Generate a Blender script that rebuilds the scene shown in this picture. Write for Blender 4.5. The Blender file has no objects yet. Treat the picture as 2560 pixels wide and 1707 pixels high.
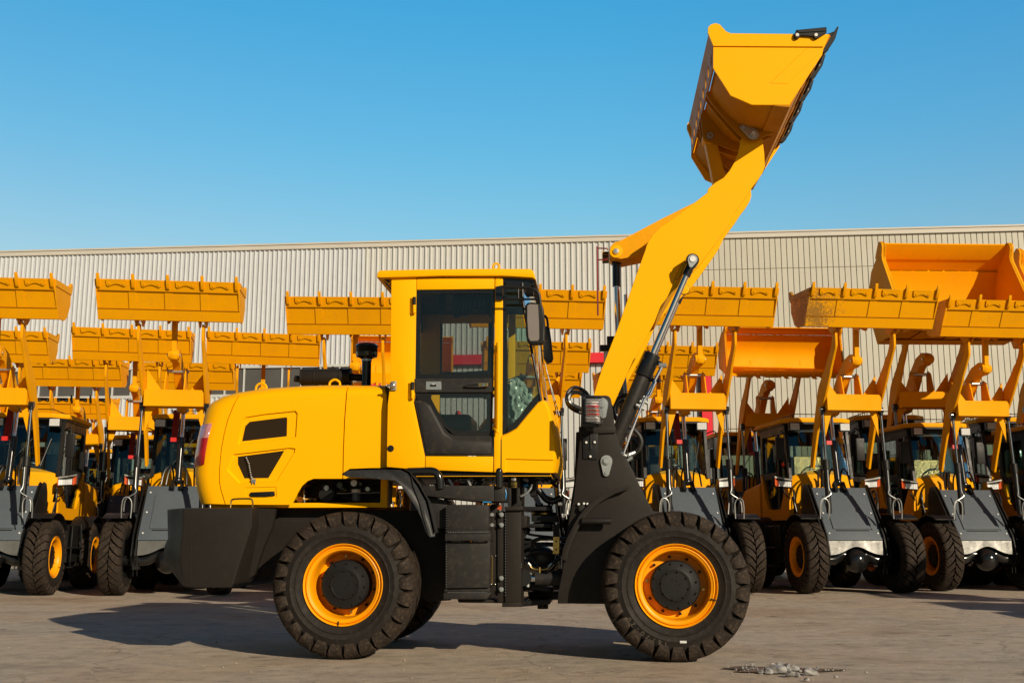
import bpy, bmesh, math, random
from mathutils import Vector, Matrix
R = math.radians
PI = math.pi
random.seed(7)
scene = bpy.context.scene
col = scene.collection

# ------------------------------------------------------------------ camera model
F_PX = 2762.0          # focal length in pixels of a 2560 px wide frame
CAM_H = 0.86
UP = Vector((0.0, 15353.5, -F_PX)).normalized()
LX = 211.0
LAT = Vector((LX, -(F_PX * F_PX) / 15353.5 * 1.0, -F_PX))
LAT.y = -(LX * UP.x - F_PX * UP.z) / UP.y
LAT.normalize()
XAX = LAT.cross(UP)
def ray(px, py):
    d = Vector((px - 1280.0, 853.5 - py, -F_PX))
    return Vector((XAX.dot(d), LAT.dot(d), UP.dot(d)))
def on_y(px, py, Y):
    d = ray(px, py); t = Y / d.y
    return Vector((d.x * t, Y, CAM_H + d.z * t))
def on_z(px, py, Z=0.0):
    d = ray(px, py); t = (Z - CAM_H) / d.z
    return Vector((d.x * t, d.y * t, Z))
def at_x_range(px, dist, Z):
    """point at horizontal distance dist, height Z, in the image column px"""
    # the column's horizontal bearing at that height: solve by iteration on py
    lo, hi = -500.0, 2400.0
    for _ in range(50):
        m = (lo + hi) / 2
        d = ray(px, m); h = math.hypot(d.x, d.y)
        z = CAM_H + d.z / h * dist
        if z > Z: lo = m
        else: hi = m
    d = ray(px, (lo + hi) / 2); h = math.hypot(d.x, d.y)
    return Vector((d.x / h * dist, d.y / h * dist, Z))
ZOOM = {'A': (400, 640, 640 / 1568), 'B': (900, 640, 580 / 1568), 'C': (400, 1100, 700 / 1829),
        'D': (1000, 1100, 500 / 1568), 'E': (1380, 900, 560 / 1126), 'F': (1480, 400, 500 / 1120),
        'G': (1680, 40, 460 / 1568), 'H': (1380, 960, 300 / 1344), 'I': (1180, 1100, 300 / 1568), 'S': (0, 0, 1)}
YT = 8.217             # outer side of the near tyres
YC = YT + 0.93         # centre plane of the front machine
def T(key, pts, Y):
    """survey points -> (x, z) of the machine at lateral plane Y (machine coordinates, x forward)"""
    ox, oy, k = ZOOM[key]
    out = []
    for (x, y) in pts:
        w = on_y(ox + x * k, oy + y * k, YC + Y)
        out.append((w.x, w.z))
    return out
def T1(key, x, y, Y):
    return T(key, [(x, y)], Y)[0]

# ------------------------------------------------------------------ materials
MATS = {}
def nmat(name):
    m = bpy.data.materials.new(name); m.use_nodes = True
    nt = m.node_tree
    for n in list(nt.nodes): nt.nodes.remove(n)
    out = nt.nodes.new('ShaderNodeOutputMaterial')
    b = nt.nodes.new('ShaderNodeBsdfPrincipled')
    nt.links.new(b.outputs[0], out.inputs[0])
    MATS[name] = m
    return m, nt, b, out
def N(nt, kind, **kw):
    n = nt.nodes.new(kind)
    for k, v in kw.items():
        if k.startswith('i_'):
            key = k[2:]
            key = int(key) if key.isdigit() else key.replace('_', ' ')
            n.inputs[key].default_value = v
        else: setattr(n, k, v)
    return n
def ramp(nt, fac, stops):
    r = nt.nodes.new('ShaderNodeValToRGB')
    while len(r.color_ramp.elements) > 1: r.color_ramp.elements.remove(r.color_ramp.elements[-1])
    r.color_ramp.elements[0].position = stops[0][0]
    c = stops[0][1]; r.color_ramp.elements[0].color = c if len(c) == 4 else (*c, 1)
    for p, c in stops[1:]:
        e = r.color_ramp.elements.new(p); e.color = c if len(c) == 4 else (*c, 1)
    nt.links.new(fac, r.inputs[0])
    return r.outputs[0]
def gray(v): return (v, v, v)
def coat_in(b, w, r=0.1):
    b.inputs['Coat Weight'].default_value = w; b.inputs['Coat Roughness'].default_value = r
def paint(name, c1, c2=None, rough=0.4, scale=3.0, coat=0.0, metal=0.0, bump=0.0, spec=0.5, dirt=None, dirtamt=0.3):
    m, nt, b, out = nmat(name)
    tc = N(nt, 'ShaderNodeTexCoord')
    no = N(nt, 'ShaderNodeTexNoise', i_Scale=scale, i_Detail=6.0, i_Roughness=0.65)
    nt.links.new(tc.outputs['Object'], no.inputs['Vector'])
    c2 = c2 or tuple(x * 0.85 for x in c1)
    colr = ramp(nt, no.outputs['Fac'], [(0.3, c2), (0.7, c1)])
    if dirt:
        n2 = N(nt, 'ShaderNodeTexNoise', i_Scale=scale * 6, i_Detail=9.0, i_Roughness=0.75)
        nt.links.new(tc.outputs['Object'], n2.inputs['Vector'])
        f = ramp(nt, n2.outputs['Fac'], [(0.5, gray(0)), (0.75, gray(dirtamt))])
        mx = N(nt, 'ShaderNodeMix', data_type='RGBA')
        nt.links.new(f, mx.inputs[0]); nt.links.new(colr, mx.inputs[6]); mx.inputs[7].default_value = (*dirt, 1)
        colr = mx.outputs[2]
    nt.links.new(colr, b.inputs['Base Color'])
    rr = N(nt, 'ShaderNodeMapRange', i_From_Min=0.3, i_From_Max=0.7, i_To_Min=rough * 1.25, i_To_Max=rough * 0.85)
    nt.links.new(no.outputs['Fac'], rr.inputs['Value']); nt.links.new(rr.outputs[0], b.inputs['Roughness'])
    b.inputs['Metallic'].default_value = metal
    b.inputs['Specular IOR Level'].default_value = spec
    if coat: coat_in(b, coat)
    if bump:
        n3 = N(nt, 'ShaderNodeTexNoise', i_Scale=scale * 12, i_Detail=5.0)
        nt.links.new(tc.outputs['Object'], n3.inputs['Vector'])
        bp = N(nt, 'ShaderNodeBump', i_Strength=bump, i_Distance=0.01)
        nt.links.new(n3.outputs['Fac'], bp.inputs['Height']); nt.links.new(bp.outputs[0], b.inputs['Normal'])
    return m
paint('yellow', (0.93, 0.445, 0.0003), (0.90, 0.425, 0.0003), rough=0.45, scale=1.3, coat=0.0, spec=0.10)
paint('yellow_shell', (0.86, 0.385, 0.0003), (0.80, 0.35, 0.0003), rough=0.5, spec=0.18, scale=2.2, dirt=(0.30, 0.14, 0.02), dirtamt=0.25)
paint('rim_yellow', (0.94, 0.355, 0.001), (0.88, 0.325, 0.001), rough=0.4, scale=4, spec=0.25, dirt=(0.3, 0.16, 0.05), dirtamt=0.25)
paint('yard_yellow', (0.84, 0.365, 0.0), (0.77, 0.325, 0.0), rough=0.6, spec=0.10, scale=1.6, dirt=(0.35, 0.18, 0.03), dirtamt=0.2)
paint('yard_orange', (0.94, 0.375, 0.0), (0.88, 0.335, 0.0), rough=0.6, spec=0.10, scale=1.6, dirt=(0.35, 0.18, 0.03), dirtamt=0.2)
paint('charcoal', (0.021, 0.0195, 0.0185), (0.016, 0.015, 0.014), rough=0.5, spec=0.25, scale=3, dirt=(0.10, 0.08, 0.06), dirtamt=0.35)
paint('brown_black', (0.019, 0.0155, 0.013), (0.0135, 0.0115, 0.010), rough=0.52, spec=0.2, scale=2.5, dirt=(0.05, 0.038, 0.028), dirtamt=0.2, bump=0.05)
paint('fender_plastic', (0.030, 0.031, 0.033), (0.021, 0.022, 0.024), rough=0.48, spec=0.3, scale=5, dirt=(0.12, 0.1, 0.08), dirtamt=0.4)
paint('black', (0.009, 0.009, 0.009), (0.006, 0.006, 0.006), rough=0.45, scale=6, spec=0.3)
paint('gloss_black', (0.010, 0.010, 0.011), (0.008, 0.008, 0.008), rough=0.15, scale=4, coat=0.2)
paint('hub_black', (0.009, 0.0085, 0.0085), (0.006, 0.006, 0.006), rough=0.5, spec=0.25, scale=8, bump=0.1)
paint('rubber', (0.030, 0.021, 0.0155), (0.014, 0.011, 0.009), rough=0.75, spec=0.2, scale=7, bump=0.25, dirt=(0.17, 0.115, 0.07), dirtamt=0.6)
paint('rubber_mark', (0.10, 0.085, 0.07), (0.07, 0.06, 0.05), rough=0.7, spec=0.2, scale=5)
paint('rubber_side', (0.018, 0.0145, 0.0125), (0.011, 0.0095, 0.0085), rough=0.68, spec=0.22, scale=4, bump=0.12, dirt=(0.10, 0.08, 0.06), dirtamt=0.3)
paint('hose', (0.012, 0.012, 0.013), (0.009, 0.009, 0.009), rough=0.3, scale=10)
paint('plate_grey', (0.085, 0.105, 0.125), (0.068, 0.085, 0.105), rough=0.4, scale=2, dirt=(0.16, 0.15, 0.13), dirtamt=0.3)
paint('galvanised', (0.55, 0.57, 0.56), (0.42, 0.44, 0.44), rough=0.35, scale=9, metal=0.85)
paint('silver_paint', (0.34, 0.33, 0.30), (0.20, 0.195, 0.18), rough=0.45, scale=9, metal=0.4, bump=0.1)
paint('chrome', (0.80, 0.82, 0.86), (0.72, 0.75, 0.8), rough=0.12, scale=5, metal=1.0)
paint('brass', (0.55, 0.38, 0.12), (0.42, 0.28, 0.09), rough=0.3, scale=9, metal=1.0)
paint('mirror_glass', (0.30, 0.25, 0.22), (0.26, 0.22, 0.20), rough=0.12, scale=3, metal=0.3)
paint('red_lens', (0.75, 0.02, 0.03), (0.45, 0.008, 0.015), rough=0.15, scale=14, coat=0.6)
paint('clear_lens', (0.85, 0.80, 0.78), (0.55, 0.50, 0.50), rough=0.12, scale=22, coat=0.6)
paint('tail_red', (0.42, 0.004, 0.010), (0.20, 0.002, 0.006), rough=0.12, scale=30, coat=0.6)
paint('dark_chrome', (0.20, 0.21, 0.22), (0.14, 0.15, 0.16), rough=0.2, scale=5, metal=1.0)  # dark surroundings mirrored in the chrome are put into its base colour
paint('apron_grey', (0.15, 0.15, 0.14), (0.085, 0.085, 0.08), rough=0.4, scale=9, metal=0.3, bump=0.2)
paint('amber_lens', (0.62, 0.10, 0.02), (0.42, 0.05, 0.01), rough=0.2, scale=12, coat=0.5)
paint('dark_red', (0.22, 0.006, 0.012), (0.15, 0.004, 0.008), rough=0.4, scale=6)
paint('gate_red', (0.72, 0.014, 0.030), (0.62, 0.011, 0.024), rough=0.5, scale=2)
paint('seat_vinyl', (0.03, 0.03, 0.032), (0.02, 0.02, 0.02), rough=0.35, scale=5)
paint('plastic_wrap', (0.46, 0.50, 0.47), (0.33, 0.37, 0.35), rough=0.22, scale=5, coat=0.3, bump=0.25)
paint('tail_clear', (0.50, 0.26, 0.27), (0.34, 0.12, 0.14), rough=0.15, scale=25, coat=0.6)
paint('curtain', (0.008, 0.008, 0.009), (0.004, 0.004, 0.005), rough=0.7, scale=14)
paint('white_plastic', (0.75, 0.75, 0.72), (0.62, 0.62, 0.6), rough=0.4, scale=7)
paint('blue_cable', (0.02, 0.20, 0.45), None, rough=0.35)
paint('gold_foil', (0.55, 0.45, 0.22), (0.25, 0.2, 0.1), rough=0.2, scale=18, metal=0.6, bump=0.6)
paint('red_plastic', (0.6, 0.02, 0.02), None, rough=0.35)
paint('seam_brown', (0.30, 0.11, 0.002), (0.24, 0.08, 0.002), rough=0.7, spec=0.1)
m, nt, b, out = nmat('worn_yellow')
tc = N(nt, 'ShaderNodeTexCoord'); sp_ = N(nt, 'ShaderNodeSeparateXYZ'); nt.links.new(tc.outputs['Object'], sp_.inputs[0])
na = N(nt, 'ShaderNodeTexNoise', i_Scale=26.0, i_Detail=9.0, i_Roughness=0.8); nt.links.new(tc.outputs['Object'], na.inputs['Vector'])
nb = N(nt, 'ShaderNodeTexNoise', i_Scale=3.0, i_Detail=3.0); nt.links.new(tc.outputs['Object'], nb.inputs['Vector'])
yr = N(nt, 'ShaderNodeMapRange', i_From_Min=-0.95, i_From_Max=-0.35, i_To_Min=0.22, i_To_Max=0.0); nt.links.new(sp_.outputs['Y'], yr.inputs['Value'])
ad_ = N(nt, 'ShaderNodeMath', operation='ADD'); nt.links.new(na.outputs['Fac'], ad_.inputs[0]); nt.links.new(yr.outputs[0], ad_.inputs[1])
ad2 = N(nt, 'ShaderNodeMath', operation='MULTIPLY_ADD'); nt.links.new(nb.outputs['Fac'], ad2.inputs[0]); ad2.inputs[1].default_value = 0.35; nt.links.new(ad_.outputs[0], ad2.inputs[2])
nt.links.new(ramp(nt, ad2.outputs[0], [(0.78, (0.84, 0.365, 0.0)), (0.90, (0.34, 0.17, 0.03))]), b.inputs['Base Color'])
b.inputs['Roughness'].default_value = 0.6; b.inputs['Specular IOR Level'].default_value = 0.12
def glass_mat(name, tint, gloss=0.1, trans=1.0, rough=0.02, base=None):
    m = bpy.data.materials.new(name); m.use_nodes = True
    nt = m.node_tree
    for n in list(nt.nodes): nt.nodes.remove(n)
    out = nt.nodes.new('ShaderNodeOutputMaterial')
    tr = N(nt, 'ShaderNodeBsdfTransparent'); tr.inputs[0].default_value = (*tint, 1)
    gl = N(nt, 'ShaderNodeBsdfGlossy', i_Roughness=rough); gl.inputs[0].default_value = (0.9, 0.95, 1, 1)
    fr = N(nt, 'ShaderNodeFresnel', i_IOR=1.5)
    mul = N(nt, 'ShaderNodeMath', operation='MULTIPLY_ADD'); mul.inputs[1].default_value = 0.8; mul.inputs[2].default_value = gloss
    nt.links.new(fr.outputs[0], mul.inputs[0])
    mx = N(nt, 'ShaderNodeMixShader')
    nt.links.new(mul.outputs[0], mx.inputs[0]); nt.links.new(tr.outputs[0], mx.inputs[1]); nt.links.new(gl.outputs[0], mx.inputs[2])
    nt.links.new(mx.outputs[0], out.inputs[0])
    MATS[name] = m
glass_mat('glass', (0.52, 0.60, 0.56), 0.02)
glass_mat('glass_door', (0.74, 0.77, 0.76), 0.02)
glass_mat('glass_front', (0.70, 0.80, 0.76), 0.03)
glass_mat('lamp_cover', (0.97, 0.95, 0.95), 0.02)
paint('bucket_shell_shaded', (0.52, 0.205, 0.0), (0.44, 0.165, 0.0), rough=0.5, spec=0.15, scale=2.2, dirt=(0.2, 0.09, 0.02), dirtamt=0.3)  # underside shade of the front loader's bucket is put into this darker yellow
# perforated grille
m, nt, b, out = nmat('mesh_grille')
tc = N(nt, 'ShaderNodeTexCoord'); mp = N(nt, 'ShaderNodeMapping'); mp.inputs['Scale'].default_value = (95, 1, 95)
mp.inputs['Rotation'].default_value = (0, R(45), 0)
nt.links.new(tc.outputs['Object'], mp.inputs[0])
vo = N(nt, 'ShaderNodeTexVoronoi', i_Scale=1.0, i_Randomness=0.0)
nt.links.new(mp.outputs[0], vo.inputs['Vector'])
c = ramp(nt, vo.outputs['Distance'], [(0.36, (0.002, 0.0015, 0.001)), (0.48, (0.026, 0.016, 0.007))])
nt.links.new(c, b.inputs['Base Color']); b.inputs['Roughness'].default_value = 0.5; b.inputs['Specular IOR Level'].default_value = 0.12
# perforated cap
m, nt, b, out = nmat('led_white')
tc = N(nt, 'ShaderNodeTexCoord')
vo = N(nt, 'ShaderNodeTexVoronoi', i_Scale=26.0, i_Randomness=0.1)
nt.links.new(tc.outputs['Object'], vo.inputs['Vector'])
c = ramp(nt, vo.outputs['Distance'], [(0.25, (0.92, 0.93, 0.92)), (0.6, (0.5, 0.52, 0.53))])
nt.links.new(c, b.inputs['Base Color']); b.inputs['Roughness'].default_value = 0.2; coat_in(b, 0.5)
# ------------------------------------------------------------------ mesh builder
class MB:
    def __init__(self): self.bm = bmesh.new(); self.mats = []; self.cur = 0
    def mat(self, name):
        if name not in self.mats: self.mats.append(name)
        self.cur = self.mats.index(name); return self
    def _f(self, vs):
        try:
            f = self.bm.faces.new(vs); f.material_index = self.cur; return f
        except ValueError: return None
    def box(self, x0, x1, y0, y1, z0, z1, rot=None, pivot=None):
        vs = [Vector((x, y, z)) for z in (z0, z1) for y in (y0, y1) for x in (x0, x1)]
        if rot is not None:
            c = pivot or Vector(((x0 + x1) / 2, (y0 + y1) / 2, (z0 + z1) / 2))
            vs = [c + rot @ (v - c) for v in vs]
        v = [self.bm.verts.new(p) for p in vs]
        for q in ((0, 2, 3, 1), (4, 5, 7, 6), (0, 1, 5, 4), (2, 6, 7, 3), (0, 4, 6, 2), (1, 3, 7, 5)):
            self._f([v[i] for i in q])
        return self
    def prism(self, poly, y0, y1, poly2=None, caps=True):
        """outline in x-z, thickness along y"""
        poly2 = poly2 or poly
        a = [self.bm.verts.new((p[0], y0, p[1])) for p in poly]
        b = [self.bm.verts.new((p[0], y1, p[1])) for p in poly2]
        n = len(a)
        for i in range(n): self._f([a[i], a[(i + 1) % n], b[(i + 1) % n], b[i]])
        if caps: self._f(a[::-1]); self._f(b)
        return self
    def prism_plan(self, poly, z0, z1):
        a = [self.bm.verts.new((p[0], p[1], z0)) for p in poly]
        b = [self.bm.verts.new((p[0], p[1], z1)) for p in poly]
        n = len(a)
        for i in range(n): self._f([a[i], a[(i + 1) % n], b[(i + 1) % n], b[i]])
        self._f(a[::-1]); self._f(b); return self
    def ring(self, outer, inner, y0, y1):
        n = len(outer)
        v = [[self.bm.verts.new((p[0], y, p[1])) for p in pl] for pl in (outer, inner) for y in (y0, y1)]
        o0, o1, i0, i1 = v
        for i in range(n):
            j = (i + 1) % n
            self._f([o0[i], o0[j], i0[j], i0[i]]); self._f([o1[i], i1[i], i1[j], o1[j]])
            self._f([o0[i], o1[i], o1[j], o0[j]]); self._f([i0[i], i0[j], i1[j], i1[i]])
        return self
    def cyl(self, p0, p1, r0, r1=None, seg=16, caps=True):
        r1 = r0 if r1 is None else r1
        p0 = Vector(p0); p1 = Vector(p1); d = (p1 - p0).normalized()
        u = d.orthogonal().normalized(); w = d.cross(u)
        a = []; b = []
        for i in range(seg):
            t = 2 * PI * i / seg; o = u * math.cos(t) + w * math.sin(t)
            a.append(self.bm.verts.new(p0 + o * r0)); b.append(self.bm.verts.new(p1 + o * r1))
        for i in range(seg): self._f([a[i], a[(i + 1) % seg], b[(i + 1) % seg], b[i]])
        if caps: self._f(a[::-1]); self._f(b)
        return self
    def tube(self, pts, r, seg=8, smooth=0, caps=True):
        pts = [Vector(p) for p in pts]
        if smooth: pts = catmull(pts, smooth)
        n = len(pts); rings = []
        d0 = (pts[1] - pts[0]).normalized(); u = d0.orthogonal().normalized()
        for i, p in enumerate(pts):
            d = ((pts[min(i + 1, n - 1)] - pts[max(i - 1, 0)])).normalized()
            u = (u - d * u.dot(d)).normalized(); w = d.cross(u)
            rings.append([self.bm.verts.new(p + (u * math.cos(2 * PI * k / seg) + w * math.sin(2 * PI * k / seg)) * r) for k in range(seg)])
        for a, b in zip(rings, rings[1:]):
            for k in range(seg): self._f([a[k], a[(k + 1) % seg], b[(k + 1) % seg], b[k]])
        if caps: self._f(rings[0][::-1]); self._f(rings[-1])
        return self
    def lathe(self, prof, c, axis='y', seg=48, close=False):
        """prof: (r, h) along axis"""
        c = Vector(c); rings = []
        for (r, h) in prof:
            if r < 1e-5:
                p = {'y': Vector((0, h, 0)), 'z': Vector((0, 0, h)), 'x': Vector((h, 0, 0))}[axis]
                rings.append([self.bm.verts.new(c + p)]); continue
            rg = []
            for k in range(seg):
                t = 2 * PI * k / seg; s, q = math.sin(t) * r, math.cos(t) * r
                p = {'y': Vector((q, h, s)), 'z': Vector((q, s, h)), 'x': Vector((h, q, s))}[axis]
                rg.append(self.bm.verts.new(c + p))
            rings.append(rg)
        pairs = list(zip(rings, rings[1:]))
        if close: pairs.append((rings[-1], rings[0]))
        for a, b in pairs:
            for k in range(seg):
                j = (k + 1) % seg
                if len(a) == 1 and len(b) == 1: continue
                if len(a) == 1: self._f([a[0], b[j], b[k]])
                elif len(b) == 1: self._f([a[k], a[j], b[0]])
                else: self._f([a[k], a[j], b[j], b[k]])
        return self
    def ball(self, c, r, seg=20, sc=(1, 1, 1)):
        c = Vector(c); rings = []
        nv = max(6, seg // 2)
        for i in range(nv + 1):
            a = PI * i / nv
            if i in (0, nv): rings.append([self.bm.verts.new(c + Vector((0, 0, r * math.cos(a) * sc[2])))]); continue
            rings.append([self.bm.verts.new(c + Vector((r * math.sin(a) * math.cos(2 * PI * k / seg) * sc[0], r * math.sin(a) * math.sin(2 * PI * k / seg) * sc[1], r * math.cos(a) * sc[2]))) for k in range(seg)])
        for a, b in zip(rings, rings[1:]):
            for k in range(seg):
                j = (k + 1) % seg
                if len(a) == 1: self._f([a[0], b[k], b[j]])
                elif len(b) == 1: self._f([a[k], b[0], a[j]])
                else: self._f([a[k], b[k], b[j], a[j]])
        return self
    def sheet(self, grid):
        g = [[self.bm.verts.new(p) for p in row] for row in grid]
        for a, b in zip(g, g[1:]):
            for k in range(len(a) - 1): self._f([a[k], a[k + 1], b[k + 1], b[k]])
        return self
    def round_side(self, sil, near, ys, yn, steps=5, mirror=True):
        """body whose outline is `sil` at |y|<=ys and that rounds into the flat face `near` at |y|=yn"""
        loops = []
        for s in range(steps + 1):
            a = PI / 2 * s / steps; k = 1 - math.cos(a); y = ys + (yn - ys) * math.sin(a)
            loops.append((y, [(p[0] + (q[0] - p[0]) * k, p[1] + (q[1] - p[1]) * k) for p, q in zip(sil, near)]))
        seq = [(-y, l) for y, l in reversed(loops)]
        if mirror: seq += [(y, l) for y, l in loops]
        else: seq = [(-y, l) for y, l in reversed(loops)]
        vs = [[self.bm.verts.new((p[0], y, p[1])) for p in l] for y, l in seq]
        n = len(sil)
        for a, b in zip(vs, vs[1:]):
            for i in range(n): self._f([a[i], a[(i + 1) % n], b[(i + 1) % n], b[i]])
        self._f(vs[0][::-1]); self._f(vs[-1])
        return self
    def mesh(self, name, bevel=0.0, seg=2, smooth=35):
        bm = self.bm
        bmesh.ops.remove_doubles(bm, verts=bm.verts, dist=1e-5)
        bmesh.ops.recalc_face_normals(bm, faces=bm.faces)
        if bevel:
            ed = [e for e in bm.edges if len(e.link_faces) == 2 and e.calc_face_angle(0) > R(28)]
            if ed:
                bmesh.ops.bevel(bm, geom=ed, offset=bevel, segments=seg, profile=0.6, affect='EDGES', clamp_overlap=True)
        me = bpy.data.meshes.new(name)
        bm.to_mesh(me); bm.free()
        for mn in self.mats: me.materials.append(MATS[mn])
        if smooth:
            me.polygons.foreach_set('use_smooth', [True] * len(me.polygons))
            me.set_sharp_from_angle(angle=R(smooth))
        return me
def catmull(P, k):
    out = []
    n = len(P)
    for i in range(n - 1):
        p0 = P[max(i - 1, 0)]; p1 = P[i]; p2 = P[i + 1]; p3 = P[min(i + 2, n - 1)]
        for s in range(k):
            t = s / k
            out.append(0.5 * ((2 * p1) + (p2 - p0) * t + (2 * p0 - 5 * p1 + 4 * p2 - p3) * t * t + (3 * p1 - p0 - 3 * p2 + p3) * t ** 3))
    out.append(P[-1]); return out
def link(name, me, parent=None, loc=(0, 0, 0), rot=(0, 0, 0)):
    o = bpy.data.objects.new(name, me); col.objects.link(o)
    if parent: o.parent = parent
    o.location = loc; o.rotation_euler = rot
    return o
def part(name, mb, mat, parent, bevel=0.0, seg=2, smooth=35, loc=(0, 0, 0), rot=(0, 0, 0)):
    if mat and not mb.mats: mb.mats.append(mat)
    return link(name, mb.mesh(name, bevel, seg, smooth), parent, loc, rot)
def thing(name, label, cat, loc=(0, 0, 0), rotz=0.0, group=None, scale=1.0):
    o = bpy.data.objects.new(name, None); col.objects.link(o)
    o.empty_display_size = 0.3
    o.location = loc; o.rotation_euler = (0, 0, rotz); o.scale = (scale,) * 3
    o['label'] = label; o['category'] = cat
    if group: o['group'] = group
    return o
def tag(o, label, cat, group=None, kind=None):
    if label: o['label'] = label
    if cat: o['category'] = cat
    if group: o['group'] = group
    if kind: o['kind'] = kind
    return o
def carve(obj, cutters):
    """subtract cutter meshes from obj for good"""
    obs = []
    for me in cutters:
        c = bpy.data.objects.new('cutter', me); col.objects.link(c); obs.append(c)
        c.matrix_world = obj.matrix_world
        md = obj.modifiers.new('b', 'BOOLEAN'); md.object = c; md.operation = 'DIFFERENCE'; md.solver = 'EXACT'
    bpy.context.view_layer.update()
    for c in obs:
        if obj.parent: c.parent = obj.parent
    bpy.context.view_layer.update()
    dg = bpy.context.evaluated_depsgraph_get()
    me = bpy.data.meshes.new_from_object(obj.evaluated_get(dg))
    obj.modifiers.clear()
    old = obj.data; obj.data = me; me.name = old.name
    me.set_sharp_from_angle(angle=R(35))
    for c in obs: bpy.data.objects.remove(c)
    return obj
def split_clusters(o, gap=0.006):
    """each separate piece of a mesh becomes a part of its own under the same parent"""
    bm = bmesh.new(); bm.from_mesh(o.data); bm.verts.ensure_lookup_table()
    seen = [-1] * len(bm.verts); isl = []
    for v in bm.verts:
        if seen[v.index] >= 0: continue
        k = len(isl); st_ = [v]; seen[v.index] = k; vs = []
        while st_:
            a = st_.pop(); vs.append(a)
            for e in a.link_edges:
                b = e.other_vert(a)
                if seen[b.index] < 0: seen[b.index] = k; st_.append(b)
        lo = Vector([min(a.co[i] for a in vs) - gap / 2 for i in range(3)]); hi = Vector([max(a.co[i] for a in vs) + gap / 2 for i in range(3)])
        isl.append((lo, hi))
    par = list(range(len(isl)))
    def f(x):
        while par[x] != x: x = par[x]
        return x
    for i in range(len(isl)):
        for j in range(i):
            if all(isl[i][0][k] <= isl[j][1][k] and isl[j][0][k] <= isl[i][1][k] for k in range(3)): par[f(i)] = f(j)
    groups = {}
    for i in range(len(isl)): groups.setdefault(f(i), set()).add(i)
    if len(groups) < 2: bm.free(); return [o]
    out = []
    for gi, g in enumerate(groups.values()):
        b2 = bm.copy(); b2.verts.ensure_lookup_table()
        bmesh.ops.delete(b2, geom=[v for v in b2.verts if seen[v.index] not in g], context='VERTS')
        me = o.data.copy(); b2.to_mesh(me); b2.free()
        if gi == 0: tgt = o; 
        else: tgt = o.copy(); col.objects.link(tgt)
        out.append((tgt, me))
    for tgt, me in out: tgt.data = me
    bm.free(); return [t for t, _ in out]
def split_tree(root, names):
    todo = [c for c in root.children_recursive if c.type == 'MESH' and c.name.split('.')[0] in names and not c.children]
    for c in todo: split_clusters(c)
def disc(cx, cz, r, n=16, a0=0.0, a1=2 * PI):
    return [(cx + r * math.cos(a0 + (a1 - a0) * i / n), cz + r * math.sin(a0 + (a1 - a0) * i / n)) for i in range(n)]
def capsule(p, q, r0, r1, n=8):
    """outline of two circles joined (teardrop) in x-z"""
    p = Vector((p[0], p[1])); q = Vector((q[0], q[1])); a = math.atan2(q.y - p.y, q.x - p.x)
    L = (q - p).length; off = math.asin(max(-1, min(1, (r0 - r1) / L)))
    out = []
    for i in range(n + 1):
        t = a + PI / 2 - off + (PI + 2 * off) * i / n
        out.append((p.x + r0 * math.cos(t), p.y + r0 * math.sin(t)))
    for i in range(n + 1):
        t = a - PI / 2 + off + (PI - 2 * off) * i / n
        out.append((q.x + r1 * math.cos(t), q.y + r1 * math.sin(t)))
    return out
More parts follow.
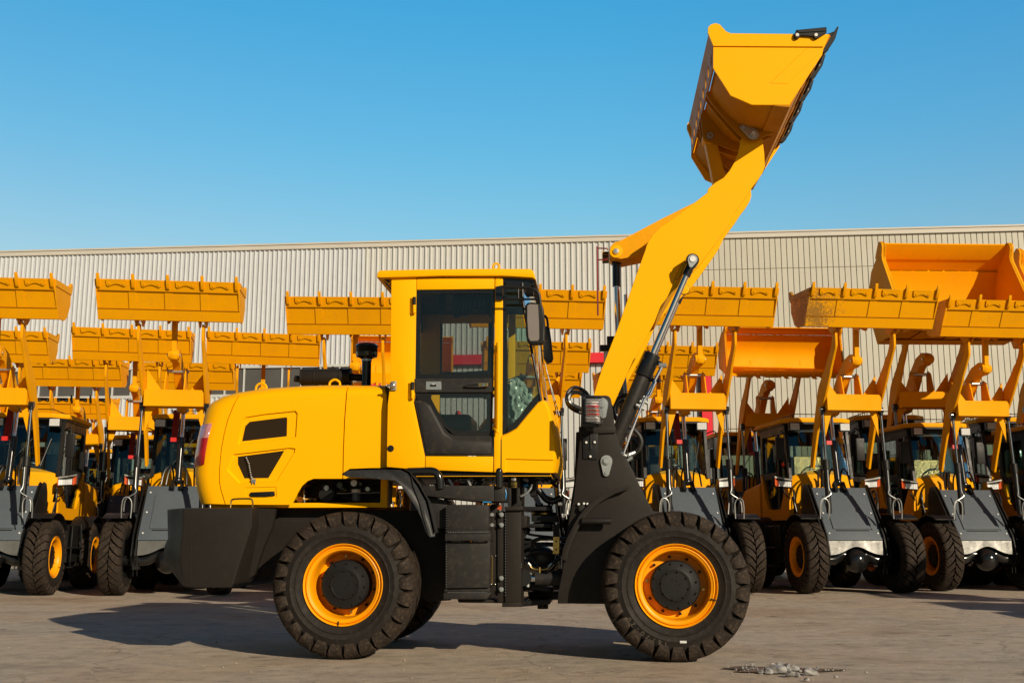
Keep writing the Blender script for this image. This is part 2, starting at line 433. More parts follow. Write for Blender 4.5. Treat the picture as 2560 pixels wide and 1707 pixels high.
# ------------------------------------------------------------------ wheels
WHEEL_CACHE = {}
def wheel_meshes(rimmat='rim_yellow', deep=0.0):
    key = (rimmat, deep)
    if key in WHEEL_CACHE: return WHEEL_CACHE[key]
    RR = 0.5375
    # tyre: centre plane at y=0, outer side towards -y
    t = MB().mat('rubber_side')
    prof = [(0.283, -0.165), (0.292, -0.182), (0.315, -0.190), (0.345, -0.203), (0.352, -0.211), (0.358, -0.207), (0.385, -0.210), (0.392, -0.214), (0.398, -0.210),
            (0.43, -0.205), (0.450, -0.194), (0.466, -0.168), (0.474, -0.12), (0.477, 0.0)]
    full = prof + [(r, -y) for r, y in reversed(prof[:-1])]
    t.lathe(full, (0, 0, 0), 'y', 78)
    t.mat('rubber')
    nl = 26
    path = [(0.5375, -0.010, 0.24, 0.082), (0.5375, -0.07, 0.13, 0.090), (0.536, -0.140, 0.045, 0.100), (0.530, -0.178, 0.006, 0.106), (0.503, -0.209, -0.004, 0.098), (0.462, -0.220, -0.008, 0.084), (0.436, -0.215, -0.010, 0.074)]
    for side in (1, -1):
        for i in range(nl):
            a0 = 2 * PI * (i + (0.5 if side < 0 else 0.0)) / nl + random.uniform(-0.006, 0.006)
            rows = []
            for k, (r, y, da, hw) in enumerate(path):
                ri = r - (0.066 if k < 4 else 0.036); yi = y + (0.0 if k < 3 else 0.03)
                row = []
                for (rr, yy, h) in ((r, y, hw), (ri, yi, hw * 1.10)):
                    for sg in (-1, 1):
                        a = a0 + da + sg * h
                        row.append(t.bm.verts.new((rr * math.cos(a), yy * side, rr * math.sin(a))))
                rows.append(row)   # outer-, outer+, inner-, inner+
            for p, q in zip(rows, rows[1:]):
                t._f([p[0], p[1], q[1], q[0]]); t._f([p[0], q[0], q[2], p[2]]); t._f([p[1], p[3], q[3], q[1]])
            t._f([rows[0][0], rows[0][2], rows[0][3], rows[0][1]]); t._f([rows[-1][0], rows[-1][1], rows[-1][3], rows[-1][2]])
    tyre = t.mesh('tyre', bevel=0.0, smooth=38)
    # rim
    r = MB().mat(rimmat)
    d = -0.03 + deep
    pr = [(0.281, -0.166), (0.288, -0.192), (0.296, -0.199), (0.300, -0.194), (0.300, -0.18)][::-1]
    pr += [(0.279, -0.186), (0.272, -0.190), (0.269, -0.186), (0.262, -0.182), (0.252, -0.178), (0.245, -0.165), (0.240, -0.12), (0.236, d - 0.01), (0.226, d), (0.10, d)]
    r.lathe(pr, (0, 0, 0), 'y', 64)
    r.mat('black').lathe([(0.10, d + 0.004), (0.10, d + 0.02), (0.24, d + 0.03), (0.25, 0.165), (0.285, 0.18), (0.30, 0.19)], (0, 0, 0), 'y', 48)
    r.lathe([(0.0, 0.12), (0.19, 0.12), (0.20, 0.05)], (0, 0, 0), 'y', 32)
    r.mat('black')
    r.box(0.262, 0.299, -0.2005, -0.18, -0.0035, 0.0035)
    for i in range(10):
        a = 2 * PI * i / 10 + 0.2
        r.mat('black' if i % 5 else 'brass').cyl((0.207 * math.cos(a), d - 0.028, 0.207 * math.sin(a)), (0.207 * math.cos(a), d + 0.01, 0.207 * math.sin(a)), 0.011, seg=8)
        r.cyl((0.207 * math.cos(a), d - 0.038, 0.207 * math.sin(a)), (0.207 * math.cos(a), d - 0.02, 0.207 * math.sin(a)), 0.006, seg=6)
    rim = r.mesh('wheel', smooth=35)
    h = MB().mat('hub_black')
    h.lathe([(0.178, d - 0.004), (0.182, d - 0.02), (0.182, -0.105), (0.172, -0.118), (0.118, -0.122), (0.112, -0.124), (0.108, -0.130), (0.098, -0.130), (0.094, -0.126), (0.05, -0.127), (0.0, -0.127)], (0, 0, 0), 'y', 48)
    h.mat('gloss_black')
    for i in range(12):
        a = 2 * PI * i / 12
        h.cyl((0.158 * math.cos(a), -0.132, 0.158 * math.sin(a)), (0.158 * math.cos(a), -0.11, 0.158 * math.sin(a)), 0.0085, seg=6)
    for i in range(8):
        a = 2 * PI * i / 8 + 0.15
        h.cyl((0.100 * math.cos(a), -0.140, 0.100 * math.sin(a)), (0.100 * math.cos(a), -0.12, 0.100 * math.sin(a)), 0.0075, seg=6)
    for (a, q) in ((0.6, 0.03), (1.7, 0.034), (2.4, 0.045), (5.6, 0.04)):
        h.cyl((q * math.cos(a), -0.134, q * math.sin(a)), (q * math.cos(a), -0.12, q * math.sin(a)), 0.004, seg=6)
    hub = h.mesh('hub', smooth=35)
    WHEEL_CACHE[key] = (rim, tyre, hub); return WHEEL_CACHE[key]
def wheel(parent, x, y, far=False, rimmat='rim_yellow', deep=0.0, spin=0.0, z=0.5375):
    rim, tyre, hub = wheel_meshes(rimmat, deep)
    # outer side of the wheel faces away from the machine's centre line
    o = link('wheel', rim, parent, (x, y, z), (0, spin, PI if far else 0))
    o.rotation_mode = 'ZYX' if False else 'XYZ'
    link('tyre', tyre, o); link('hub', hub, o)
    return o
# ------------------------------------------------------------------ buckets
PIN_B = T1('G', 690, 1010, -0.42)
def G(pts, Y): return [(x - PIN_B[0], z - PIN_B[1]) for x, z in T('G', pts, Y)]
BW = 1.02
SIDE = G([(1340, 165), (1290, 285), (1280, 332), (998, 759), (840, 758), (682, 757), (500, 678), (352, 445), (352, 265), (306, 150), (308, 105), (332, 80), (370, 70), (405, 80), (430, 108), (460, 140), (500, 156)], -BW)
LIP = SIDE[0]; HEEL = SIDE[3]
STRIP = G([(1340, 165), (1288, 268), (352, 262), (306, 150), (308, 105), (332, 80), (370, 70), (405, 80), (430, 108), (460, 140), (500, 156)], -BW)
SHELL = G([(998, 757), (860, 752), (740, 735), (640, 695), (555, 630), (480, 545), (420, 470), (380, 400), (366, 340), (352, 262)], -BW)
CUT = G([(1050, 140), (1310, 115), (1310, 160), (1240, 205), (1215, 215), (1190, 192), (1095, 184), (1070, 210), (1045, 214), (1030, 190)], -BW)
SPILL = G([(352, 262), (345, 180), (322, 105)], -BW)
_d = (Vector(LIP) - Vector(HEEL)); PL = _d.length; _d.normalize()
_n = Vector((_d.y, -_d.x))
def bp(s, off): return (LIP[0] - _d.x * s + _n.x * off, LIP[1] - _d.y * s + _n.y * off)
def bucket(parent, pin, rot=0.0, W=BW, sc=1.0, shell='yellow_shell', side='yellow', edge='black', front=True, holes=True, eary=0.415, worn=False, linkear=True, loc_y=0.0):
    """bucket with its origin on the lift-arm pins"""
    w = W / sc
    m = MB().mat(side)
    for s in (-1, 1):
        m.prism(SIDE, s * w, s * (w - 0.018))
        m.prism([(p[0], p[1]) for p in STRIP], s * (w + 0.012), s * (w - 0.022))
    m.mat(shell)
    # bottom plate
    m.prism([bp(0.0, 0), bp(PL, 0), bp(PL - 0.01, -0.016), bp(0.03, -0.016)], -w + 0.01, w - 0.01)
    sh = [Vector(p) for p in SHELL]
    inner = []
    for i, p in enumerate(sh):
        a = sh[max(0, i - 1)]; b = sh[min(len(sh) - 1, i + 1)]; d = (b - a).normalized()
        inner.append((p.x + d.y * 0.014, p.y - d.x * 0.014))
    m.prism([tuple(p) for p in sh[:8]] + inner[:8][::-1], -w + 0.012, w - 0.012)
    sp = [Vector(p) for p in SPILL]
    m.prism([SPILL[0], SPILL[1], SPILL[2], (SPILL[2][0] + 0.015, SPILL[2][1]), (SPILL[1][0] + 0.015, SPILL[1][1]), (SPILL[0][0] + 0.015, SPILL[0][1])], -w + 0.012, w - 0.012)
    # reinforcing bands under the floor
    m.prism([bp(0.0, 0.014), bp(0.175, 0.014), bp(0.19, 0.0), bp(0.19, -0.004), bp(-0.004, -0.004)], -w + 0.002, w - 0.002)
    if front:
        for y in (-0.5 * w, 0.0, 0.5 * w):
            m.prism([bp(0.19, 0.006), bp(PL - 0.17, 0.006), bp(PL - 0.17, -0.002), bp(0.19, -0.002)], y - 0.06, y + 0.06)
    m.prism([bp(PL - 0.17, 0.012), bp(PL + 0.012, 0.012), (SHELL[1][0], SHELL[1][1] - 0.012), (SHELL[0][0], SHELL[0][1] + 0.004), bp(PL - 0.15, -0.002)], -w + 0.003, w - 0.003)
    # weld seams
    m.mat('seam_brown')
    for s_ in (0.178, PL - 0.172): m.prism([bp(s_, 0.0165), bp(s_ + 0.010, 0.0165), bp(s_ + 0.010, 0.0), bp(s_, 0.0)], -w + 0.004, w - 0.004)
    if front:
        for y in (-0.5 * w, 0.0, 0.5 * w):
            m.prism([bp(0.19, 0.0075), bp(PL - 0.175, 0.0075), bp(PL - 0.175, 0.0), bp(0.19, 0.0)], y - 0.066, y - 0.059)
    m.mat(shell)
    # ear plates, inside stiffeners
    if linkear:
        back = [(p[0] - 0.030, p[1] - 0.022) for p in (SHELL[7], SHELL[6], SHELL[5], SHELL[4])]
        ear = back + [(-0.135, 0.0), (-0.082, -0.055), (-0.05, -0.076), (0.0, -0.084), (0.045, -0.072), (0.075, -0.042), (0.185, 0.0)] + SHELL[0:8]
        for yy in (-eary, eary):
            for o in (-0.058, 0.042):
                m.prism(ear, yy + o, yy + o + 0.016)
        cen = [(SHELL[7][0] - 0.02, SHELL[7][1]), (-0.385, 0.30), (-0.37, 0.13), (-0.345, 0.085), (-0.30, 0.07), (-0.21, 0.03), (-0.10, -0.012), (-0.02, -0.005)] + SHELL[2:8]
        for o in (-0.075, 0.06):
            m.prism(cen, o, o + 0.016)
    o = part('bucket', m, None, parent, bevel=0.0, loc=(pin[0], loc_y, pin[1]), rot=(0, rot, 0))
    o.scale = (sc, sc, sc)
    # back wall with lightening holes
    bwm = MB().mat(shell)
    x0, z0 = SHELL[7]; x1, z1 = SHELL[-1]
    xb = min(x0, x1) - 0.004
    bwm.box(xb, xb + 0.014, -w + 0.012, w - 0.012, z0 - 0.02, z1 + 0.012)
    bo = part('back_wall', bwm, None, o)
    if holes:
        cut = []
        zc = (z0 + z1) / 2 + 0.02
        for k in range(9):
            y = -w * 0.86 + k * w * 1.72 / 8
            c = MB().mat(shell); c.cyl((xb - 0.1, y, zc), (xb + 0.1, y, zc), 0.050, seg=20); cut.append(c.mesh('c'))
        carve(bo, cut)
    # teeth and wear plates
    nt_ = 5
    ts = [(-w + 0.045) + k * (2 * w - 0.09) / (nt_ - 1) for k in range(nt_)]
    key = ('teeth', edge)
    if key not in WHEEL_CACHE:
        t = MB().mat(edge)
        t.prism([bp(-0.012, 0.014), bp(-0.105, 0.020), bp(-0.108, 0.030), bp(-0.01, 0.052), bp(0.10, 0.046), bp(0.135, 0.034), bp(0.14, 0.012)], -0.024, 0.024)
        t.prism([bp(-0.012, 0.016), bp(-0.06, 0.018), bp(-0.012, -0.022), bp(0.06, -0.02), bp(0.06, 0.0)], -0.020, 0.020)
        t.mat('galvanised' if edge == 'black' else edge)
        for s in (0.045, 0.09):
            p = bp(s, 0.043); q = bp(s, 0.050); t.cyl((p[0], 0, p[1]), (q[0], 0, q[1]), 0.010, seg=8)
        tm = t.mesh('tooth', bevel=0.003, seg=1)
        gp = MB().mat(edge)
        # wear plate lies on the plate: build as stacked columns with a scalloped lower edge
        hwid = 0.155; cols = 13
        top = []; bot = []
        for i in range(cols):
            u = -1 + 2 * i / (cols - 1)
            low = 0.105 - 0.042 * max(0.0, math.cos(u * PI * 0.62)) ** 1.3
            top.append((u * hwid, -0.010 if abs(u) < 0.97 else 0.0)); bot.append((u * hwid * 0.96, low if abs(u) < 0.97 else low - 0.02))
        va = [[], [], [], []]
        for (y, s), (y2, s2) in zip(top, bot):
            for li, (yy, ss, off) in enumerate(((y, s, 0.014), (y, s, 0.032), (y2, s2, 0.032), (y2, s2, 0.014))):
                p = bp(ss, off); va[li].append(gp.bm.verts.new((p[0], yy, p[1])))
        for i in range(cols - 1):
            for l in range(4): gp._f([va[l][i], va[l][i + 1], va[(l + 1) % 4][i + 1], va[(l + 1) % 4][i]])
        gp._f([v[0] for v in va]); gp._f([v[-1] for v in va][::-1])
        gp.mat('galvanised' if edge == 'black' else edge)
        for y in (-0.105, 0.105):
            p = bp(0.062, 0.03); q = bp(0.062, 0.037); gp.cyl((p[0], y, p[1]), (q[0], y, q[1]), 0.019, seg=12)
            gp.cyl((p[0], y, p[1]), (bp(0.062, 0.040)[0], y, bp(0.062, 0.040)[1]), 0.011, seg=8)
        gm = gp.mesh('wear_plate', smooth=30)
        WHEEL_CACHE[key] = (tm, gm)
    tm, gm = WHEEL_CACHE[key]
    for y in ts: link('tooth', tm, o, (0, y, 0))
    for a, b in zip(ts, ts[1:]):
        link('wear_plate', gm, o, (0, (a + b) / 2 + 0.01, 0))
    return o
# ------------------------------------------------------------------ lift arms (side profile traced once, near arm)
ARM = T('F', [(5, 1330), (40, 1215), (70, 1130), (140, 950), (200, 780), (240, 665), (300, 500), (305, 480), (320, 450), (345, 415), (385, 375), (450, 332), (545, 262), (645, 185), (650, 162), (690, 128)], -0.42) + \
      T('G', [(440, 1380), (490, 1320), (530, 1250), (560, 1180), (578, 1110), (590, 1045), (610, 1040), (650, 1075), (700, 1080), (740, 1062), (768, 1045), (785, 1170), (790, 1285), (775, 1330), (740, 1385), (690, 1450), (645, 1520)], -0.42) + \
      T('F', [(800, 290), (770, 355), (690, 470), (600, 592), (525, 665), (450, 735), (385, 815), (350, 905), (280, 1040), (200, 1190), (160, 1280), (118, 1375)], -0.42)
PIV_A = T1('F', 70, 1375, -0.42)
CRANK = T('F', [(98, 515), (105, 490), (125, 470), (155, 462), (385, 340), (530, 268), (620, 225), (720, 200), (790, 235), (790, 290), (740, 320), (640, 345), (520, 400), (400, 470), (285, 537), (165, 562), (130, 557), (105, 540)], -0.10)
CR_REAR = T1('F', 135, 515, -0.14); CR_FRONT = T1('F', 755, 262, -0.1)
LINK_PIN = T1('G', 325, 1018, -0.1)
CYL_TOP = T1('F', 560, 568, -0.52)
# ================================================================== front loader (side view)
ML = thing('wheel_loader', 'yellow wheel loader in side view at the front, its bucket raised high against the sky', 'wheel loader', (0, YC, 0))
Y_H, Y_CAB, Y_F = -0.62, -0.70, -0.86
fwx = T1('S', 1691, 1466, -0.93)[0]; rwx = T1('S', 855, 1464, -0.93)[0]
wheel(ML, fwx, -0.72, False, spin=R(-18) if False else R(20))
wheel(ML, rwx, -0.72, False, deep=0.06, spin=R(95))
wheel(ML, fwx, 0.72, True, spin=R(50)); wheel(ML, rwx, 0.72, True, deep=0.06, spin=R(10))
# size marking moulded on the front tyre's wall
fw = [o for o in ML.children if abs(o.location.x - fwx) < 1e-4 and o.location.y < 0][0]
rw = [o for o in ML.children if abs(o.location.x - rwx) < 1e-4 and o.location.y < 0][0]
def text_mesh(s, size, depth):
    cu = bpy.data.curves.new('t', 'FONT'); cu.body = s; cu.size = size; cu.extrude = depth; cu.align_x = 'CENTER'; cu.align_y = 'CENTER'; cu.resolution_u = 3
    o = bpy.data.objects.new('t', cu); col.objects.link(o); bpy.context.view_layer.update()
    me = bpy.data.meshes.new_from_object(o.evaluated_get(bpy.context.evaluated_depsgraph_get()))
    bpy.data.objects.remove(o); return me
def arc_text(s, radius, a_start, step, y, size, matname, name, parent, counter):
    """letters stand radially (tops outward), advancing clockwise as seen from outside (-y)"""
    mb = MB().mat(matname)
    a = a_start
    for ch in s:
        me = text_mesh(ch, size, 0.002); tmp = bmesh.new(); tmp.from_mesh(me)
        vmap = {}
        c, sn = math.cos(a), math.sin(a)
        up = Vector((c, 0, sn)); right = Vector((sn, 0, -c))   # clockwise seen from -y
        for v in tmp.verts:
            p = right * v.co.x + up * (radius + v.co.y) + Vector((0, y - v.co.z, 0))
            vmap[v] = mb.bm.verts.new(p)
        for f in tmp.faces: mb._f([vmap[v] for v in f.verts])
        tmp.free(); bpy.data.meshes.remove(me)
        a -= step
    o = link(name, mb.mesh(name, smooth=0), parent)
    o.rotation_euler = (0, counter, 0)
    return o
def tyre_of(w): return [c for c in w.children if c.name.startswith('tyre')][0]
# ---------------- hood
sil = T('A', [(262, 1520), (240, 1440), (224, 1335), (230, 1250), (248, 1130), (285, 975), (300, 935), (330, 900), (400, 862), (490, 838), (660, 814), (880, 799), (1040, 794), (1390, 797), (1390, 1000), (1386, 1358), (1120, 1362), (940, 1362), (905, 1376), (872, 1405), (845, 1450), (812, 1515), (800, 1522), (600, 1523), (400, 1522)], -0.42)
near = T('A', [(340, 1517), (315, 1440), (302, 1335), (310, 1250), (330, 1130), (365, 1010), (385, 965), (410, 935), (470, 905), (540, 885), (680, 862), (880, 850), (1040, 846), (1388, 850), (1390, 1000), (1386, 1358), (1120, 1362), (940, 1362), (905, 1376), (872, 1405), (845, 1450), (812, 1515), (800, 1522), (600, 1521), (420, 1520)], Y_H)
m = MB().mat('yellow'); m.round_side(sil, near, 0.42, -Y_H * 1.0, steps=8)
hood = part('hood', m, None, ML, bevel=0.0, smooth=50)
up_g = [(498, 1133), (518, 1040), (545, 1013), (770, 985), (776, 992), (773, 1102)]
lo_g = [(472, 1227), (758, 1190), (730, 1240), (660, 1358), (512, 1360), (472, 1272)]
rec_u = [(470, 1160), (495, 1010), (520, 985), (640, 965), (835, 945), (848, 960), (838, 1112)]
rec_l = [(440, 1212), (800, 1170), (835, 1175), (830, 1200), (715, 1385), (480, 1395), (400, 1310)]
def cut_prism(poly, y0, y1, poly2=None):
    c = MB().mat('yellow'); c.prism(poly, y0, y1, poly2); return c.mesh('c')
def grow(poly, k):
    cx = sum(p[0] for p in poly) / len(poly); cz = sum(p[1] for p in poly) / len(poly)
    return [(cx + (p[0] - cx) * k, cz + (p[1] - cz) * k) for p in poly]
cuts = []
for rec, gr in ((rec_u, up_g), (rec_l, lo_g)):
    a = T('A', rec, Y_H); b = T('A', gr, Y_H)
    cuts.append(cut_prism(grow(a, 1.03), Y_H - 0.02, Y_H + 0.016, grow(a, 0.93)))
    cuts.append(cut_prism(b, Y_H - 0.05, Y_H + 0.07))
hr = T('A', [(520, 1415), (715, 1410), (718, 1475), (550, 1478), (520, 1470)], Y_H)
cuts.append(cut_prism(hr, Y_H - 0.02, Y_H + 0.006, grow(hr, 0.96)))
# shut lines
def seam(poly, w, d=0.02, y=Y_H):
    pts = [Vector(p) for p in poly]
    L = []; Rr = []
    for i, p in enumerate(pts):
        dd = (pts[min(i + 1, len(pts) - 1)] - pts[max(i - 1, 0)]).normalized(); nn = Vector((-dd.y, dd.x)) * w / 2
        L.append(tuple(p + nn)); Rr.append(tuple(p - nn))
    return cut_prism(L + Rr[::-1], y - 0.06, y + d)
cuts.append(seam(T('A', [(1145, 780), (1140, 870), (1130, 1000), (1122, 1200), (1119, 1370)], Y_H), 0.009, 0.09))
cuts.append(seam(T('A', [(482, 825), (470, 870), (445, 925), (415, 1000), (392, 1090), (375, 1180), (364, 1300), (363, 1380), (372, 1430), (402, 1530)], Y_H), 0.008, 0.05))
cuts.append(seam(T('A', [(760, 1455), (900, 1205), (1000, 1185), (1118, 1180)], Y_H), 0.003, 0.002) if False else cut_prism(T('A', [(1386, 780), (1400, 780), (1400, 1370), (1386, 1370)], Y_H), -2, -1.9))
carve(hood, cuts)
m = MB().mat('black'); 
cav = T('A', [(430, 950), (850, 900), (1105, 870), (1105, 1340), (930, 1340), (760, 1400), (430, 1400)], Y_H)
m.prism(cav, Y_H + 0.085, Y_H + 0.09); part('inner_panel', m, None, hood)
for gr in (up_g, lo_g):
    m = MB().mat('mesh_grille'); m.prism(T('A', grow(gr, 1.02), Y_H), Y_H + 0.020, Y_H + 0.024)
    part('grille', m, None, hood)
m = MB().mat('black')
a = T('A', [(552, 1458), (556, 1446), (700, 1440), (704, 1466), (650, 1473), (560, 1473)], Y_H); m.prism(a, Y_H - 0.012, Y_H + 0.01)
c = T1('A', 675, 1456, Y_H); m.mat('gloss_black').cyl((c[0], Y_H - 0.018, c[1]), (c[0], Y_H, c[1]), 0.010, seg=12)
part('handle', m, None, hood, bevel=0.003)
# tail lamp wraps the rear corner of the hood
for s in (-1, 1):
    m = MB()
    lam = T('A', [(262, 1045), (322, 1033), (312, 1120), (300, 1200), (288, 1282), (232, 1294), (236, 1230), (248, 1120)], -0.50)
    top = T('A', [(262, 1045), (322, 1033), (314, 1105), (252, 1118)], -0.50)
    def wrapx(p, off):
        # follow the rounded corner of the hood
        return p
    y0, y1 = s * 0.40, s * 0.617
    m.mat('red_lens')
    k = 0
    lf = [lam[0], lam[7], lam[6], lam[5]]; rt = [lam[1], lam[2], lam[3], lam[4]]
    grid = []
    def xat(poly, z):
        for p, q in zip(poly, poly[1:]):
            if (p[1] - z) * (q[1] - z) <= 0 and p[1] != q[1]: return p[0] + (q[0] - p[0]) * (z - p[1]) / (q[1] - p[1])
        return poly[0][0]
    for i in range(4):
        row = []
        for j in range(7):
            t = j / 6
            z = lf[i][1] + (rt[i][1] - lf[i][1]) * t
            xs0 = xat(sil[:8], z); xn0 = xat(near[:8], z)
            a_ = R(4 + 68 * t)
            row.append(Vector((xs0 + (xn0 - xs0) * (1 - math.cos(a_)) - 0.010 * math.cos(a_), s * (0.42 + 0.20 * math.sin(a_) + 0.010), z)))
        grid.append(row)
    for i in range(3):
        m.mat('tail_clear' if i == 0 else 'tail_red')
        m.sheet([grid[i], grid[i + 1]])
    o = link('tail_lamp', m.mesh('tail_lamp', smooth=60), hood)
    md = o.modifiers.new('s', 'SOLIDIFY'); md.thickness = 0.03; md.offset = -1
# lifting eyes, grab rail, chain in the grille
m = MB().mat('yellow')
for (x, y) in ((620, 812), (1070, 790)):
    c = T1('A', x, y, -0.30)
    m.tube([(c[0] - 0.045, -0.30, c[1] - 0.012), (c[0] - 0.038, -0.30, c[1] + 0.025), (c[0], -0.30, c[1] + 0.045), (c[0] + 0.038, -0.30, c[1] + 0.025), (c[0] + 0.045, -0.30, c[1] - 0.012)], 0.010, smooth=4)
part('lifting_eye', m, None, hood)
m = MB().mat('brass')
a = T('A', [(432, 1540), (436, 1500), (455, 1487), (545, 1485), (566, 1498), (568, 1538)], -0.72)
m.tube([(p[0], -0.72, p[1]) for p in a], 0.007, smooth=3); part('grab_rail', m, 'brass', ML)
m = MB().mat('galvanised')
ch = T('A', [(530, 1235), (545, 1270), (552, 1310), (560, 1350), (572, 1372)], Y_H)
for i, (p, q) in enumerate(zip(ch, ch[1:])):
    for t in (0.0, 0.33, 0.66): m.ball((p[0] + (q[0] - p[0]) * t, Y_H - 0.004, p[1] + (q[1] - p[1]) * t), 0.007, 8)
c = T('A', [(560, 1365), (590, 1365), (585, 1400), (575, 1380), (566, 1400)], Y_H); m.prism(c, Y_H - 0.012, Y_H - 0.008)
part('chain', m, None, hood)
# exhaust silencer, pre-cleaner on the hood roof
m = MB().mat('brown_black')
a, b = T('A', [(872, 742), (1165, 740)], 0.0)
m.cyl((a[0], 0.0, a[1]), (b[0], 0.0, b[1]), 0.070, seg=32)
for t in (0.0, 1.0, 0.28, 0.8):
    x = a[0] + (b[0] - a[0]) * t; m.cyl((x - 0.008, 0, a[1]), (x + 0.008, 0, a[1]), 0.074, seg=32)
c = T1('A', 825, 750, 0.0); m.cyl((a[0], 0, a[1] - 0.02), (c[0], 0, c[1]), 0.028, seg=16)
c = T1('A', 1240, 745, 0.0); m.cyl((b[0], 0, b[1]), (c[0], 0, c[1]), 0.030, seg=16)
c = T1('A', 1065, 690, 0.0); m.box(c[0] - 0.01, c[0] + 0.01, -0.04, 0.04, c[1] - 0.03, c[1] + 0.015)
part('silencer', m, None, ML, bevel=0.004)
m = MB().mat('gloss_black')
a, b = T('A', [(1263, 800), (1265, 645)], -0.12)
m.cyl((a[0], -0.12, a[1] - 0.1), (b[0], -0.12, b[1]), 0.040, seg=24)
z = b[1]; x = b[0]
m.mat('galvanised').cyl((x, -0.12, z), (x, -0.12, z + 0.02), 0.044, seg=24)
part('intake_pipe', m, None, ML)
m = MB().mat('gloss_black')
m.lathe([(0.040, z + 0.015), (0.06, z + 0.03), (0.088, z + 0.038), (0.091, z + 0.055), (0.091, z + 0.075)], (x, -0.12, 0), 'z', 32)
m.mat('mesh_grille').lathe([(0.089, z + 0.075), (0.089, z + 0.122)], (x, -0.12, 0), 'z', 32)
m.mat('gloss_black').lathe([(0.091, z + 0.12), (0.099, z + 0.124), (0.099, z + 0.131), (0.08, z + 0.146), (0.0, z + 0.15)], (x, -0.12, 0), 'z', 32)
part('pre_cleaner', m, None, ML)
# ---------------- rear chassis
m = MB().mat('yellow')
a = T('A', [(310, 1528), (1390, 1509), (1390, 1541), (310, 1541)], -0.56)
m.box(a[0][0], a[1][0], -0.56, -0.50, a[3][1], a[1][1])
p = T('A', [(1352, 1370), (1390, 1540)], -0.56); m.box(p[0][0], p[1][0], -0.56, -0.50, p[1][1], p[0][1] + 0.3)
m.box(a[0][0], a[1][0], 0.50, 0.56, a[3][1], a[1][1]); m.box(p[0][0], p[1][0], 0.50, 0.56, p[1][1], p[0][1] + 0.3)
part('hood_rail', m, None, ML, bevel=0.004)
m = MB().mat('brown_black')
fr = T('S', [(470, 1272), (1125, 1276), (1128, 1340), (1126, 1500), (1070, 1503), (1020, 1470), (960, 1405), (880, 1380), (700, 1385), (620, 1440), (470, 1440)], -0.42)
m.prism(fr, -0.42, -0.36); m.prism(fr, 0.36, 0.42)
m.box(fr[0][0], fr[1][0], -0.37, 0.37, fr[1][1] - 0.25, fr[1][1] - 0.08)
part('rear_frame', m, None, ML, bevel=0.004)
# counterweight
sl = T('C', [(46, 452), (150, 442), (640, 440), (640, 560), (575, 900), (560, 930), (470, 962), (200, 960), (150, 952), (60, 838), (26, 780), (28, 690), (50, 640)], -0.62)
nr = T('C', [(150, 446), (200, 444), (604, 440), (600, 560), (490, 900), (482, 930), (470, 962), (205, 962), (152, 952), (140, 838), (130, 780), (132, 690), (145, 640)], -0.84)
m = MB().mat('brown_black')
for s in (-1, 1):
    a_ = [m.bm.verts.new((p[0], s * 0.62, p[1])) for p in sl]; b_ = [m.bm.verts.new((p[0], s * 0.84, p[1])) for p in nr]
    for i in range(len(a_)): m._f([a_[i], a_[(i + 1) % len(a_)], b_[(i + 1) % len(b_)], b_[i]])
    m._f(b_)
    if s < 0: keep = a_
    else:
        for i in range(len(a_)): m._f([keep[i], keep[(i + 1) % len(keep)], a_[(i + 1) % len(a_)], a_[i]])
o = part('counterweight', m, None, ML, bevel=0.012, seg=2)
m = MB().mat('charcoal')
for s in (-1, 1):
    q = T('C', [(205, 450), (208, 450), (208, 955), (205, 955)], -0.84)
m.prism(q, -0.843, -0.838)
q = T('C', [(604, 440), (735, 448), (700, 560), (640, 700), (610, 900), (585, 930), (500, 955)], -0.70)
m.mat('brown_black'); m.prism(T('C', [(600, 442), (740, 446), (720, 560), (660, 700), (600, 880), (500, 950), (560, 700)], -0.66), -0.60, -0.55)
part('weld_bracket', m, None, o)
# engine seen under the hood arch
m = MB().mat('black')
a = T('A', [(830, 1370), (1350, 1370), (1350, 1505), (830, 1505)], -0.25)
m.box(a[0][0] + 0.05, a[1][0], -0.2, 0.3, a[2][1], a[0][1])
c = T1('A', 1030, 1460, -0.4)
m.lathe([(0.0, -0.46), (0.06, -0.46), (0.075, -0.44), (0.075, -0.36), (0.05, -0.30)], (c[0], 0, c[1]), 'y', 20)
m.mat('galvanised').lathe([(0.0, -0.47), (0.02, -0.47), (0.022, -0.45)], (c[0], 0, c[1] + 0.05), 'y', 12)
rnd = random.Random(5)
for i in range(26):
    c = T1('A', rnd.uniform(850, 1340), rnd.uniform(1385, 1495), -0.35)
    m.mat(rnd.choice(['galvanised', 'black', 'black', 'gloss_black', 'brass', 'charcoal']))
    r = rnd.uniform(0.005, 0.028)
    if rnd.random() < 0.5: m.cyl((c[0], -0.36 - rnd.random() * 0.1, c[1]), (c[0], -0.2, c[1]), r, seg=8)
    else: m.cyl((c[0] - 0.06, -0.34, c[1]), (c[0] + 0.06, -0.34 - rnd.random() * 0.05, c[1] + rnd.uniform(-0.04, 0.04)), r * 0.6, seg=6)
m.mat('galvanised'); a, b = T('A', [(880, 1410), (885, 1510)], -0.4); m.cyl((a[0], -0.4, a[1]), (b[0], -0.4, b[1]), 0.006, seg=6)
a, b = T('A', [(1060, 1453), (1345, 1448)], -0.42); m.cyl((a[0], -0.42, a[1]), (b[0], -0.42, b[1]), 0.003, seg=6)
m.mat('plate_grey'); a, b = T('A', [(1200, 1500), (1200, 1448)], -0.4); m.cyl((a[0], -0.4, a[1]), (b[0], -0.4, b[1]), 0.034, seg=20)
m.mat('white_plastic'); c = T1('A', 1200, 1428, -0.4); m.cyl((b[0], -0.4, b[1]), (c[0], -0.4, c[1]), 0.036, seg=20)
part('engine', m, None, ML)
